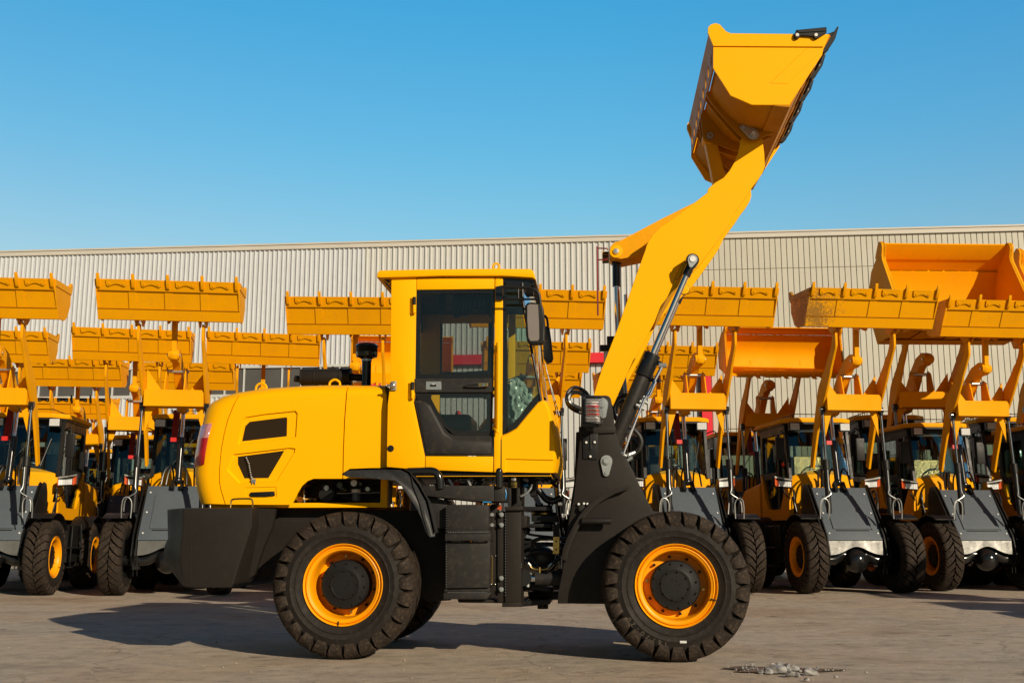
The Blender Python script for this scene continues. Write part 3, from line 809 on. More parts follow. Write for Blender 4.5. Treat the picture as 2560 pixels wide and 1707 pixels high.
# ---------------- cab
YB, YF2 = Y_CAB, -Y_CAB
cab = MB().mat('yellow')
def both(fn):
    for s in (-1, 1): fn(s)
rear_p = T('B', [(212, 146), (381, 146), (380, 300), (375, 700), (370, 960), (362, 988), (385, 1100), (438, 1343), (437, 1445), (180, 1424), (183, 1200), (187, 1000), (202, 880), (208, 500)], YB)
top_p = T('B', [(384, 150), (909, 144), (908, 222), (384, 228)], YB)
sill_p = T('B', [(442, 1351), (900, 1353), (899, 1459), (442, 1444)], YB)
post_p = T('B', [(914, 146), (966, 146), (964, 640), (961, 1212), (952, 1225), (950, 1462), (905, 1460), (908, 700)], YB)
for s in (-1, 1):
    for pl in (rear_p, top_p, sill_p, post_p): cab.prism(pl, s * 0.70, s * 0.66)
bot = min(p[1] for p in sill_p)
x0 = rear_p[13][0]; x1 = post_p[1][0]
# rear wall, floor, inner liner edges
cab.mat('charcoal')
cab.box(rear_p[10][0] + 0.01, rear_p[10][0] + 0.04, -0.655, 0.655, bot + 0.1, rear_p[12][1] + 0.02)
cab.box(rear_p[13][0] + 0.01, rear_p[13][0] + 0.04, -0.655, 0.655, rear_p[12][1] + 0.02, rear_p[12][1] + 0.25)
zt = rear_p[0][1]
cab.box(rear_p[13][0] + 0.01, rear_p[13][0] + 0.04, -0.655, 0.655, zt - 0.2, zt)
cab.mat('black').box(rear_p[10][0] + 0.02, T1('B', 1290, 1460, YB)[0], -0.655, 0.655, bot - 0.03, bot + 0.03)
cabo = part('cab', cab, None, ML, bevel=0.005)
m = MB().mat('yellow')
# cab roof
rs = T('B', [(116, 150), (118, 122), (134, 104), (400, 98), (860, 93), (1150, 94), (1168, 102), (1180, 125), (1191, 168), (1168, 152), (960, 140), (560, 140), (205, 150), (150, 152)], -0.70)
m2 = [(p[0], p[1]) for p in rs]
nr_ = grow(rs, 1.0)
m.round_side(rs, [(p[0] * 0.995 - 0.003, p[1]) for p in rs], 0.66, 0.735, steps=3)
under = T('B', [(125, 152), (1185, 165), (1150, 185), (205, 190)], -0.6)
m.mat('charcoal').prism(T('B', [(132, 148), (200, 148), (212, 186), (190, 186)], -0.66), -0.66, 0.66)
roof = part('roof', m, None, cabo, bevel=0.006, smooth=45)
m = MB().mat('black')
m.prism(T('B', [(205, 152), (960, 142), (1165, 155), (1188, 168), (1160, 185), (965, 176), (210, 178)], -0.64), -0.64, 0.64)
part('roof_lining', m, None, cabo)
m = MB().mat('yellow'); c = T1('B', 920, 72, -0.5)
m.tube([(c[0] + 0.026 * math.cos(t), -0.5, c[1] + 0.026 * math.sin(t)) for t in [2 * PI * i / 16 for i in range(17)]], 0.009)
m.cyl((c[0], -0.5, c[1] - 0.026), (c[0], -0.5, c[1] - 0.06), 0.012, seg=10)
part('lifting_eye', m, None, roof)
# door (near) and window panel (far)
def door(s):
    Y = YB if s < 0 else YF2
    m = MB().mat('gloss_black')
    up_o = [(384, 232), (907, 229), (905, 560), (900, 826), (640, 828), (371, 830), (372, 600), (380, 400)]
    up_i = [(410, 255), (893, 252), (890, 560), (885, 790), (640, 797), (405, 800), (406, 600), (409, 400)]
    if s > 0:
        up_i = [(560, 455), (870, 455), (868, 560), (864, 775), (700, 785), (558, 787), (558, 600), (560, 500)]
    m.ring(T('B', up_o, Y), T('B', up_i, Y), s * 0.695, s * 0.672)
    m.mat('charcoal').prism(T('B', [(371, 829), (900, 825), (898, 920), (372, 920)], Y), s * 0.706, s * 0.668)
    lo_o = [(372, 921), (898, 921), (894, 1080), (893, 1212), (640, 1212), (520, 1110), (430, 985), (370, 940)]
    lo_i = [(480, 935), (878, 935), (872, 1080), (868, 1185), (655, 1182), (590, 1150), (520, 1040), (478, 960)]
    if s > 0: lo_i = [(510, 960), (858, 960), (858, 1080), (855, 1178), (700, 1180), (600, 1130), (530, 1040), (508, 975)]
    m.mat('black').ring(T('B', lo_o, Y), T('B', lo_i, Y), s * 0.690, s * 0.672)
    m.mat('charcoal').prism(T('B', [(368, 940), (372, 984), (405, 1150), (440, 1344), (903, 1348), (894, 1252), (893, 1213), (640, 1213), (600, 1195), (570, 1160), (470, 1000), (440, 986), (400, 978), (372, 976)], Y), s * 0.702, s * 0.668)
    m.prism(T('B', [(376, 984), (440, 984), (478, 1010), (575, 1190), (640, 1240), (893, 1246), (893, 1343), (445, 1341)], Y), s * 0.699, s * 0.712,
            T('B', [(390, 1000), (432, 1000), (465, 1025), (560, 1205), (632, 1256), (888, 1262), (888, 1336), (452, 1334)], Y))
    d = part('door', m, None, cabo, bevel=0.002, seg=1)
    g = MB().mat('glass_door')
    g.prism(T('B', up_i, Y), s * 0.682, s * 0.685); g.prism(T('B', lo_i, Y), s * 0.682, s * 0.685)
    part('glass', g, None, d)
    if s > 0: return
    g = MB().mat('galvanised')
    a = T('B', [(446, 848), (550, 848), (550, 905), (446, 905)], Y); g.prism(a, -0.712, -0.70)
    g.mat('black'); a = T('B', [(474, 868), (520, 868), (520, 884), (474, 884)], Y); g.prism(a, -0.716, -0.706)
    g.mat('white_plastic'); a = T('B', [(490, 864), (506, 864), (506, 872), (490, 872)], Y); g.prism(a, -0.72, -0.712)
    g.mat('black').prism(T('B', [(708, 880), (722, 866), (800, 860), (868, 862), (868, 885), (800, 888), (720, 886)], Y), -0.735, -0.705)
    g.mat('brass').prism(T('B', [(803, 862), (866, 862), (866, 884), (803, 887)], Y), -0.739, -0.733)
    c = T1('B', 838, 873, Y); g.mat('blue_cable').cyl((c[0], -0.744, c[1]), (c[0], -0.73, c[1]), 0.008, seg=12)
    part('handle', g, None, d, bevel=0.002, seg=1)
    for (x, y0, y1) in ((371, 282, 390), (359, 855, 965)):
        g = MB(); a, b = T('B', [(x, y0), (x, y1)], Y); mid = (a[1] + b[1]) / 2
        g.mat('black').cyl((a[0], -0.725, a[1]), (a[0], -0.725, mid), 0.013, seg=10)
        g.mat('yellow').cyl((a[0], -0.725, mid), (b[0], -0.725, b[1]), 0.013, seg=10)
        g.mat('yard_yellow').box(a[0] - 0.03, a[0] - 0.012, -0.712, -0.70, b[1], a[1])
        part('hinge', g, None, d)
door(-1); door(1)
m = MB().mat('yellow')
a = T('B', [(912, 660), (935, 605), (940, 640), (936, 1150), (928, 1178), (905, 1158)], YB)
m.tube([(a[0][0], -0.70, a[0][1])] + [(p[0], -0.745, p[1]) for p in a[1:5]] + [(a[5][0], -0.70, a[5][1])], 0.014, smooth=3)
part('grab_bar', m, None, cabo)
m = MB().mat('galvanised')
c = T1('B', 230, 878, YB)
m.box(c[0] - 0.02, c[0] + 0.02, -0.72, -0.70, c[1] - 0.035, c[1] + 0.035); m.cyl((c[0] - 0.05, -0.73, c[1]), (c[0] + 0.02, -0.73, c[1]), 0.009, seg=8); m.ball((c[0], -0.73, c[1]), 0.022, 12)
part('door_stop', m, None, cabo, bevel=0.003)
m = MB().mat('black'); c = T1('B', 207, 1300, YB); m.cyl((c[0], -0.703, c[1]), (c[0], -0.69, c[1]), 0.026, seg=16); m.cyl((c[0], -0.708, c[1]), (c[0], -0.69, c[1]), 0.012, seg=12)
part('socket', m, None, cabo)
# front quarter window, windscreen
for s in (-1, 1):
    Y = YB if s < 0 else YF2
    m = MB().mat('glass_front')
    q = T('B', [(968, 178), (1075, 185), (1085, 300), (1140, 600), (1212, 962), (1130, 1060), (1060, 1150), (967, 1203)], Y)
    m.prism(q, s * 0.684, s * 0.688)
    w_ = part('side_window', m, None, cabo)
    m = MB().mat('gloss_black')
    m.prism(T('B', [(966, 176), (985, 176), (995, 640), (1000, 1185), (966, 1203)], Y), s * 0.690, s * 0.680)
    m.prism(T('B', [(966, 1203), (1000, 1150), (1060, 1105), (1150, 985), (1205, 930), (1222, 975), (1138, 1066), (1062, 1158)], Y), s * 0.690, s * 0.680)
    m.prism(T('B', [(966, 150), (1168, 158), (1185, 172), (1120, 230), (966, 215)], Y), s * 0.690, s * 0.675)
    part('frame', m, None, w_)
edge = T('B', [(1095, 180), (1100, 300), (1125, 450), (1160, 640), (1195, 820), (1222, 975)], YB)
frontp = T('B', [(1180, 180), (1195, 300), (1210, 450), (1228, 640), (1248, 820), (1268, 985)], 0.0)
grid = []
for (e, f) in zip(edge, frontp):
    row = []
    for j in range(17):
        t = -1 + 2 * j / 16
        k = (1 - abs(t) ** 3.0)
        row.append(Vector((e[0] + (f[0] - e[0]) * k, t * 0.685, e[1] + (f[1] - e[1]) * k)))
    grid.append(row)
m = MB().mat('glass_front'); m.sheet(grid); ws = part('windscreen', m, None, cabo, smooth=80)
m = MB().mat('black')
for s in (-1, 1): m.tube([(e[0], s * 0.69, e[1]) for e in edge], 0.011)
part('windscreen_seal', m, None, ws)
m = MB().mat('hose')
for (xa, ya, xb, yb) in ((1255, 740, 1335, 1085), (1262, 780, 1350, 1085)):
    a, b = T('B', [(xa, ya), (xb, yb)], 0.0); m.tube([(a[0], -0.1, a[1]), (b[0], -0.1, b[1])], 0.004)
part('wiper', m, None, ws)
# cab nose panels below the window
sn = T('B', [(958, 1222), (1010, 1200), (1062, 1165), (1140, 1066), (1212, 985), (1245, 978), (1278, 992), (1300, 1035), (1322, 1110), (1340, 1200), (1352, 1300), (1350, 1400), (1335, 1468), (1150, 1466), (958, 1461)], -0.40)
nn_ = T('B', [(958, 1222), (1010, 1200), (1062, 1168), (1140, 1072), (1208, 995), (1228, 990), (1250, 1000), (1268, 1045), (1285, 1120), (1300, 1200), (1312, 1300), (1302, 1400), (1298, 1467), (1150, 1465), (958, 1461)], YB)
m = MB().mat('yellow'); m.round_side(sn, nn_, 0.36, 0.70, steps=7)
nose = part('nose_panel', m, None, cabo, smooth=60)
carve(nose, [cut_prism(T('B', [(970, 1358), (1400, 1368), (1400, 1500), (970, 1490)], YB), YB - 0.03, YB + 0.012, T('B', [(985, 1372), (1400, 1382), (1400, 1500), (985, 1490)], YB))])
m = MB().mat('brass'); m.prism(T('B', [(952, 1240), (956, 1240), (954, 1461), (950, 1461)], YB), -0.702, -0.66); part('trim', m, None, nose)
# mirrors and brackets
m = MB().mat('gloss_black')
a = T('B', [(918, 212), (966, 202), (966, 300), (918, 300)], YB); m.prism(a, -0.725, -0.70)
def mp(pts, y): return [(p[0], y, p[1]) for p in T('B', pts, YB - 0.1)]
m.mat('black').tube(mp([(965, 210), (1060, 213), (1150, 218), (1190, 235), (1212, 270), (1222, 400), (1222, 590)], -0.80), 0.012, smooth=4)
m.tube(mp([(965, 292), (1210, 292)], -0.80), 0.009); m.tube(mp([(1070, 215), (1070, 292)], -0.80), 0.007)
mi = part('mirror', m, None, cabo)
m = MB().mat('black')
q = T('B', [(1118, 345), (1132, 325), (1160, 320), (1225, 330), (1240, 350), (1252, 460), (1250, 580), (1235, 602), (1160, 605), (1136, 590), (1124, 540), (1118, 430)], YB - 0.12)
m.prism(q, -0.80, -0.87); hs = part('mirror_housing', m, None, mi, bevel=0.012, seg=3)
m = MB().mat('mirror_glass')
m.prism(T('B', [(1134, 345), (1150, 335), (1205, 338), (1212, 450), (1214, 565), (1205, 580), (1155, 582), (1142, 560), (1134, 440)], YB - 0.12), -0.874, -0.868); part('mirror_glass', m, None, mi)
m = MB().mat('black')
q = T('B', [(1235, 490), (1245, 472), (1280, 480), (1292, 560), (1306, 690), (1296, 715), (1262, 724), (1240, 690)], 0.75)
m.prism(q, 0.74, 0.80); a = T('B', [(1238, 400), (1262, 420), (1270, 475)], 0.75); m.tube([(1.0 * a[0][0] - 0.1, 0.7, a[0][1])] + [(p[0], 0.76, p[1]) for p in a], 0.012, smooth=3)
part('mirror', m, None, cabo, bevel=0.006)
# work lamp tucked under the roof front
m = MB().mat('black'); c = T1('B', 1150, 235, -0.45)
m.cyl((c[0] - 0.05, -0.5, c[1]), (c[0] + 0.03, -0.5, c[1]), 0.06, seg=20)
m.mat('white_plastic').cyl((c[0] - 0.02, -0.5, c[1] + 0.06), (c[0] + 0.03, -0.5, c[1] + 0.08), 0.012, seg=8)
m.mat('gold_foil').box(c[0] - 0.03, c[0] + 0.03, -0.52, -0.46, c[1] + 0.07, c[1] + 0.10)
part('work_light', m, None, cabo)
# interior
m = MB().mat('seat_vinyl')
sx = T1('B', 560, 1000, 0)[0]
zf = bot
m.box(sx - 0.25, sx + 0.27, -0.26, 0.26, zf + 0.36, zf + 0.50)
m.box(sx - 0.33, sx - 0.19, -0.25, 0.25, zf + 0.45, zf + 1.02, rot=Matrix.Rotation(R(-8), 3, 'Y'))
m.box(sx - 0.2, sx + 0.2, -0.18, 0.18, zf + 0.03, zf + 0.38)
seat = part('seat', m, None, cabo, bevel=0.05, seg=3)
m = MB().mat('seat_vinyl'); xs = T1('B', 1000, 1000, 0)[0]
m.cyl((xs + 0.12, 0, zf), (xs - 0.02, 0, zf + 0.72), 0.06, seg=12)
ctr = Vector((xs - 0.03, 0, zf + 0.75)); nrm = Vector((-0.45, 0, 0.9)).normalized(); u = Vector((0, 1, 0)); v = nrm.cross(u)
m.tube([ctr + (u * math.cos(t) + v * math.sin(t)) * 0.19 for t in [2 * PI * i / 24 for i in range(25)]], 0.014)
for t in (0.5, 2.6, 4.7): m.tube([ctr, ctr + (u * math.cos(t) + v * math.sin(t)) * 0.19], 0.012)
part('steering_wheel', m, None, cabo)
m = MB().mat('plastic_wrap'); xs2 = T1('B', 1075, 930, -0.3)[0]; z2 = T1('B', 1075, 930, -0.3)[1]
gq = []
for i in range(15):
    row = []
    for j in range(15):
        a_, b_ = i / 14, j / 14
        row.append(Vector((xs2 - 0.09 + 0.2 * b_ + 0.008 * rnd.uniform(-1, 1), -0.42 + 0.018 * rnd.uniform(-1, 1), z2 - 0.22 + 0.34 * a_ * (1 - 0.5 * abs(b_ - 0.4)) + 0.006 * rnd.uniform(-1, 1))))
    gq.append(row)
m.sheet(gq); part('seat_film', m, None, cabo, smooth=180); m = MB()
m.mat('red_plastic').ball((T1('B', 648, 1050, 0)[0], 0.15, T1('B', 648, 1050, 0)[1]), 0.025, 10)
m.mat('black').cyl((T1('B', 640, 1160, 0)[0], 0.15, T1('B', 640, 1160, 0)[1]), (T1('B', 648, 1050, 0)[0], 0.15, T1('B', 648, 1060, 0)[1]), 0.012, seg=8)
m.ball((T1('B', 690, 1140, 0)[0], 0.1, T1('B', 690, 1150, 0)[1]), 0.11, 14, (1, 0.7, 1))
part('console', m, None, cabo)
m = MB().mat('curtain')
# gathered valance behind the door glass
xa, za = T1('B', 630, 245, -0.62); xb, zb_ = T1('B', 890, 245, -0.62)
g = []
NC = 60
for r_ in range(9):
    row = []
    for i in range(NC + 1):
        t = i / NC
        low = 0.185 + 0.03 * math.sin(t * PI * 2.2 + 0.4) + 0.012 * math.sin(t * 21)
        row.append(Vector((xa + (xb - xa) * t, -0.62 + 0.012 * math.sin(t * 60 + r_ * 0.6) * (r_ / 8 + 0.3), za - low * 0.95 * r_ / 8)))
    g.append(row)
m.sheet(g)
for (x, w) in ((425, 16), (553, 28)):
    g = []
    for r_ in range(7):
        ww = w * (1 - 0.45 * r_ / 6)
        row = []
        for i in range(9):
            p = T1('B', x + ww * (-1 + i / 4), 240 + r_ * (17 if w < 20 else 26), 0.2 if w < 20 else -0.55)
            row.append(Vector((p[0], (0.2 if w < 20 else -0.55) + 0.01 * math.sin(i * 2.2 + r_), p[1])))
        g.append(row)
    m.sheet(g)
part('curtain', m, None, cabo, smooth=70)
# ---------------- fender, handrail tubes
m = MB().mat('fender_plastic')
fo = T('C', [(1195, 215), (1240, 186), (1380, 181), (1480, 180), (1580, 183), (1625, 204), (1690, 290), (1745, 390), (1770, 490), (1795, 600), (1793, 630), (1764, 633), (1738, 600), (1712, 520), (1680, 450), (1610, 345), (1570, 290), (1535, 263), (1400, 250), (1212, 236)], -0.90)
m.prism(fo, -0.90, -0.86)
m.prism(fo[:10] + [(p[0] - 0.012, p[1] - 0.012) for p in fo[:10]][::-1], -0.90, -0.48)
st = T('C', [(1640, 230), (1665, 290), (1710, 400), (1735, 500), (1760, 600), (1752, 602), (1722, 505), (1698, 410), (1655, 300)], -0.90)
m.prism(st, -0.912, -0.895)
part('fender', m, None, ML, bevel=0.008, seg=2)
m = MB().mat('fender_plastic'); m.prism(fo[:10] + [(p[0] - 0.02, p[1] - 0.02) for p in fo[:10]][::-1], 0.48, 0.90); part('fender', m, None, ML, bevel=0.004)
m = MB().mat('gloss_black')
a = T('D', [(60, 246), (150, 243), (250, 242), (290, 262), (312, 305), (318, 380)], -0.80); m.tube([(p[0], -0.80, p[1]) for p in a], 0.030, smooth=4, seg=12)
a = T('D', [(778, 245), (780, 370)], -0.80); m.tube([(p[0], -0.80, p[1]) for p in a], 0.028, seg=12); m.ball((a[0][0], -0.8, a[0][1]), 0.028, 12)
a = T('D', [(380, 310), (410, 360)], -0.6); m.tube([(p[0], -0.6, p[1]) for p in a], 0.02)
a = T('D', [(480, 305), (520, 310), (548, 360)], -0.6); m.tube([(p[0], -0.6, p[1]) for p in a], 0.022, smooth=3)
part('handrail', m, None, ML)
# ---------------- side tank with steps
m = MB().mat('charcoal')
m.prism(T('D', [(170, 355), (735, 355), (738, 480), (640, 482), (205, 437), (185, 400)], -0.80), -0.80, -0.40)
m.prism(T('D', [(738, 357), (820, 362), (820, 478), (739, 480)], -0.79), -0.79, -0.40)
m.prism(T('D', [(205, 438), (370, 470), (362, 690), (255, 690), (215, 520)], -0.72), -0.72, -0.40)
o1 = T('D', [(365, 505), (694, 504), (694, 710), (365, 710)], -0.80)
m.mat('charcoal').prism(o1, -0.80, -0.40)
m.prism(T('D', [(352, 735), (710, 733), (708, 787), (353, 788)], -0.86), -0.86, -0.40)
m.prism(T('D', [(368, 706), (696, 706), (708, 735), (356, 737)], -0.83), -0.84, -0.40)
m.prism(T('D', [(357, 798), (706, 796), (700, 1155), (357, 1160)], -0.815), -0.815, -0.40)
m.prism(T('D', [(345, 1160), (705, 1158), (700, 1192), (345, 1192)], -0.80), -0.79, -0.40)
m.prism(T('D', [(340, 1195), (700, 1192), (706, 1210), (680, 1246), (340, 1246)], -0.85), -0.85, -0.40)
tank = part('side_tank', m, None, ML, bevel=0.006)
m = MB().mat('galvanised')
for i in range(24):
    x = 380 + i * 13; p = T1('D', x, 722, -0.86); m.ball((p[0], -0.848, p[1]), 0.0035, 6)
    p = T1('D', x - 4, 1193, -0.86); m.ball((p[0], -0.852, p[1]), 0.0035, 6)
for i in range(34):
    p = T1('D', 360, 510 + i * 20, -0.83); m.ball((p[0], -0.815, p[1]), 0.003, 6)
part('weld_bead', m, None, tank)
m = MB().mat('brown_black')
m.prism(T('D', [(712, 500), (762, 500), (762, 1215), (740, 1230), (712, 1240)], -0.62), -0.62, -0.40)
m.prism(T('D', [(765, 555), (822, 555), (822, 690), (822, 1270), (765, 1270)], -0.64), -0.64, -0.40)
m.prism(T('D', [(826, 550), (950, 552), (948, 1275), (824, 1280)], -0.66), -0.66, -0.30)
m.prism(T('D', [(818, 520), (962, 520), (964, 548), (820, 550)], -0.69), -0.69, -0.30)
m.prism(T('D', [(450, 1248), (700, 1247), (800, 1272), (800, 1276), (460, 1272)], -0.6), -0.6, 0.6)
m.prism(T('D', [(800, 1274), (948, 1272), (952, 1306), (800, 1306)], -0.68), -0.68, 0.3)
m.prism(T('D', [(948, 590), (995, 590), (992, 680), (948, 690)], -0.60), -0.60, -0.2)
mnt = part('hinge_column', m, None, ML, bevel=0.005)
m = MB().mat('galvanised')
for (x, y) in ((797, 583), (797, 664), (796, 1080), (796, 1168)):
    p = T1('D', x, y, -0.65); m.cyl((p[0], -0.668, p[1]), (p[0], -0.64, p[1]), 0.0175, seg=16); m.cyl((p[0], -0.676, p[1]), (p[0], -0.66, p[1]), 0.011, seg=6)
for (x, y) in ((724, 583), (724, 664)):
    p = T1('D', x, y, -0.63); m.cyl((p[0], -0.64, p[1]), (p[0], -0.62, p[1]), 0.014, seg=12)
for i in range(30):
    p = T1('D', 826, 575 + i * 22, -0.66); m.ball((p[0], -0.662, p[1]), 0.0035, 6)
part('bolt', m, None, mnt)
m = MB().mat('brown_black')
p = T('D', [(712, 895), (748, 895), (746, 1138), (708, 1138)], -0.66); m.prism(p, -0.668, -0.655)
m.mat('brass').prism(T('D', [(722, 905), (729, 905), (726, 1130), (719, 1130)], -0.67), -0.680, -0.665)
m.mat('chrome')
for (x, y) in ((715, 905), (748, 905), (712, 1127), (746, 1127)):
    q = T1('D', x, y, -0.67); m.ball((q[0], -0.675, q[1]), 0.007, 8)
part('level_gauge', m, None, tank)
m = MB().mat('amber_lens'); m.prism(T('D', [(750, 505), (795, 508), (798, 545), (765, 542)], -0.6), -0.6, -0.57); part('reflector', m, None, mnt)
# ---------------- articulation joint, hoses, propshaft, steering ram
m = MB().mat('black')
def D(x, y, Y): 
    q = T1('D', x, y, Y); return (q[0], Y, q[1])
m.prism(T('D', [(950, 520), (1165, 520), (1180, 528), (1180, 552), (950, 550)], -0.30), -0.30, 0.30)
m.prism(T('D', [(950, 655), (1180, 655), (1180, 682), (950, 682)], -0.30), -0.30, 0.30)
m.prism(T('D', [(1030, 590), (1235, 590), (1235, 640), (1070, 645), (1030, 635)], -0.25), -0.25, 0.25)
m.cyl(D(1128, 510, 0), D(1128, 700, 0), 0.07, seg=20); m.cyl(D(1128, 565, 0), D(1128, 600, 0), 0.10, seg=20)
m.cyl(D(1128, 645, 0), D(1128, 660, 0), 0.09, seg=20); m.cyl(D(1128, 685, 0), D(1128, 715, 0), 0.075, seg=20)
m.prism(T('D', [(950, 1130), (1060, 1130), (1180, 1160), (1180, 1185), (950, 1165)], -0.30), -0.30, 0.30)
m.prism(T('D', [(950, 1268), (1040, 1255), (1175, 1245), (1175, 1285), (950, 1305)], -0.30), -0.30, 0.30)
m.cyl(D(1120, 1285, 0), D(1120, 1320, 0), 0.045, seg=12)
m.cyl(D(1120, 1150, 0), D(1120, 1190, 0), 0.085, seg=20)
m.prism(T('D', [(1000, 1190), (1290, 1180), (1290, 1250), (1010, 1250)], 0.1), 0.1, 0.3)
m.prism(T('D', [(948, 760), (1020, 770), (1030, 900), (948, 930)], 0.05), 0.05, 0.35)
m.mat('brass').cyl(D(1128, 566, -0.0), D(1128, 588, -0.0), 0.104, seg=20)
m.mat('galvanised')
for i in range(7):
    a = 2 * PI * i / 7; c = D(1128, 513, 0); m.cyl((c[0] + 0.07 * math.cos(a), 0.07 * math.sin(a) - 0.02, c[2]), (c[0] + 0.07 * math.cos(a), 0.07 * math.sin(a) - 0.02, c[2] + 0.02), 0.009, seg=6)
part('pivot_joint', m, None, ML, bevel=0.003)
m = MB().mat('charcoal')
m.cyl(D(1060, 1080, -0.42), D(1300, 1080, -0.42), 0.058, seg=20)
m.mat('chrome').cyl(D(985, 1080, -0.42), D(1060, 1080, -0.42), 0.03, seg=14)
m.mat('black').cyl(D(970, 1080, -0.48), D(970, 1080, -0.36) if False else (D(970, 1080, -0.42)[0], -0.36, D(970, 1080, -0.42)[2]), 0.06, seg=16)
m.mat('galvanised'); c = D(1000, 1045, -0.42); m.cyl(c, (c[0], c[1], c[2] - 0.10), 0.018, seg=12); m.cyl(D(960, 1045, -0.42), D(1035, 1045, -0.42), 0.008, seg=8)
m.mat('brass').tube([D(1010, 970, -0.45), D(1040, 1005, -0.45), D(1095, 1012, -0.45), D(1150, 1005, -0.45), D(1185, 970, -0.45)], 0.007, smooth=4)
m.cyl(D(1095, 995, -0.45), D(1095, 1040, -0.45), 0.012, seg=10)
m.mat('galvanised'); m.cyl(D(1005, 960, -0.45), D(1025, 985, -0.45), 0.011, seg=8); m.cyl(D(1190, 965, -0.45), D(1165, 990, -0.45), 0.011, seg=8)
part('steering_ram', m, None, ML)
m = MB().mat('hose')
for pts, r in (([(960, 700), (1010, 735), (1100, 750), (1220, 762), (1300, 775)], 0.010), ([(955, 800), (1020, 800), (1090, 775), (1180, 765), (1300, 775)], 0.016),
               ([(955, 850), (1040, 820), (1150, 815), (1300, 825)], 0.018), ([(960, 905), (1040, 880), (1140, 870), (1220, 880), (1300, 860)], 0.016),
               ([(950, 900), (985, 930), (1010, 965)], 0.012), ([(1190, 968), (1240, 930), (1290, 900)], 0.014), ([(1010, 905), (1060, 960), (1095, 1000)], 0.008),
               ([(1020, 860), (1080, 845), (1140, 855), (1200, 880), (1290, 890)], 0.012), ([(950, 790), (990, 700), (1000, 705), (1020, 712)], 0.02)):
    m.tube([D(x, y, -0.18) for x, y in pts], r, smooth=5)
m.mat('hose').tube([D(1085, 390, -0.2), D(1110, 420, -0.2), (D(1150, 465, -0.2)), D(1200, 478, -0.2), D(1265, 450, -0.2)], 0.026, smooth=5, seg=12)
m.mat('hose').tube([D(1105, 395, -0.2), D(1150, 440, -0.2), D(1240, 470, -0.2)], 0.010, smooth=4)
m.mat('blue_cable').tube([D(820, 370, -0.70), D(832, 420, -0.70), D(822, 470, -0.70)], 0.006, smooth=3); m.tube([D(650, 484, -0.81), D(715, 487, -0.81)], 0.006)
m.mat('blue_cable').cyl(D(970, 360, -0.5), D(1005, 350, -0.5), 0.012, seg=8)
m.mat('galvanised').tube([D(1035, 345, -0.5), D(1020, 385, -0.5), D(985, 420, -0.5), D(945, 440, -0.5)], 0.010, smooth=4)
m.mat('galvanised').cyl(D(1240, 500, -0.45), D(1275, 500, -0.45), 0.014, seg=8)
part('hydraulic_hose', m, None, ML)
m = MB().mat('brown_black')
m.prism(T('D', [(1200, 660), (1245, 660), (1248, 755), (1200, 755)], -0.40), -0.40, -0.36)
m.mat('brass').prism(T('D', [(1202, 757), (1250, 757), (1246, 890), (1198, 890)], -0.42), -0.42, -0.41)
m.mat('black')
for y in (792, 856): c = D(1224, y, -0.42); m.cyl((c[0], -0.43, c[2]), (c[0], -0.41, c[2]), 0.007, seg=8)
m.mat('galvanised'); m.cyl(D(1270, 910, -0.42), D(1270, 998, -0.42), 0.008, seg=8)
part('hose_clamp', m, None, ML)
m = MB().mat('charcoal')
m.prism(T('D', [(845, 290), (935, 285), (935, 515), (845, 515)], -0.45), -0.2, 0.2)
m.prism(T('D', [(845, 290), (870, 290), (870, 515), (845, 515)], -0.50), -0.50, -0.44); m.prism(T('D', [(915, 290), (938, 290), (938, 515), (915, 515)], -0.50), -0.50, -0.44)
m.mat('brass').cyl(D(895, 320, -0.46), D(895, 375, -0.46), 0.048, seg=20); m.mat('chrome').cyl(D(893, 280, -0.46), D(893, 322, -0.46), 0.04, seg=20)
m.mat('black').cyl(D(893, 355, -0.46), D(893, 362, -0.46), 0.052, seg=20)
part('cab_mount', m, None, ML, bevel=0.002)
m = MB().mat('black')
for pts in ([(1010, 330), (1075, 330), (1070, 440), (1030, 445)], [(1000, 270), (1110, 262), (1120, 320), (1080, 330), (1010, 320)]):
    m.prism(T('D', pts, -0.1), -0.25, 0.1)
m.prism(T('D', [(560, 320), (650, 320), (650, 352), (560, 352)], -0.3), -0.35, 0.2)
m.mat('red_plastic').prism(T('D', [(425, 325), (462, 325), (462, 356), (425, 356)], -0.4), -0.42, -0.3)
m.mat('white_plastic').prism(T('D', [(600, 300), (735, 318), (690, 335), (640, 320)], -0.2), -0.22, -0.2)
m.mat('galvanised')
rnd = random.Random(11)
for i in range(30):
    x, y = rnd.uniform(330, 830), rnd.uniform(305, 352); c = D(x, y, -0.35); m.ball(c, rnd.uniform(0.006, 0.016), 8)
m.mat('black')
for i in range(14):
    x, y = rnd.uniform(250, 1200), rnd.uniform(265, 345)
    m.tube([D(x, y, -0.3), D(x + rnd.uniform(20, 70), y + rnd.uniform(-30, 30), -0.3), D(x + rnd.uniform(60, 150), y + rnd.uniform(-10, 40), -0.3)], 0.012, smooth=3)
part('valve_block', m, None, ML)
# drive shaft, axles
m = MB().mat('gloss_black')
c = D(1110, 930, 0)
m.ball((c[0], 0.25, c[2]), 0.105, 24); m.mat('silver_paint').ball((c[0] - 0.02, 0.2, c[2] + 0.01), 0.098, 24, (1.1, 1, 0.95))
part('gearbox', m, None, ML)
for x in (fwx, rwx):
    m = MB().mat('brown_black'); m.cyl((x, -0.6, 0.5375), (x, 0.6, 0.5375), 0.085, seg=20); m.ball((x, 0, 0.5375), 0.2, 20); part('axle', m, None, ML)
m = MB().mat('charcoal'); m.cyl((rwx + 0.2, 0, 0.56), (fwx - 0.15, 0, 0.56), 0.04, seg=16); part('drive_shaft', m, None, ML)
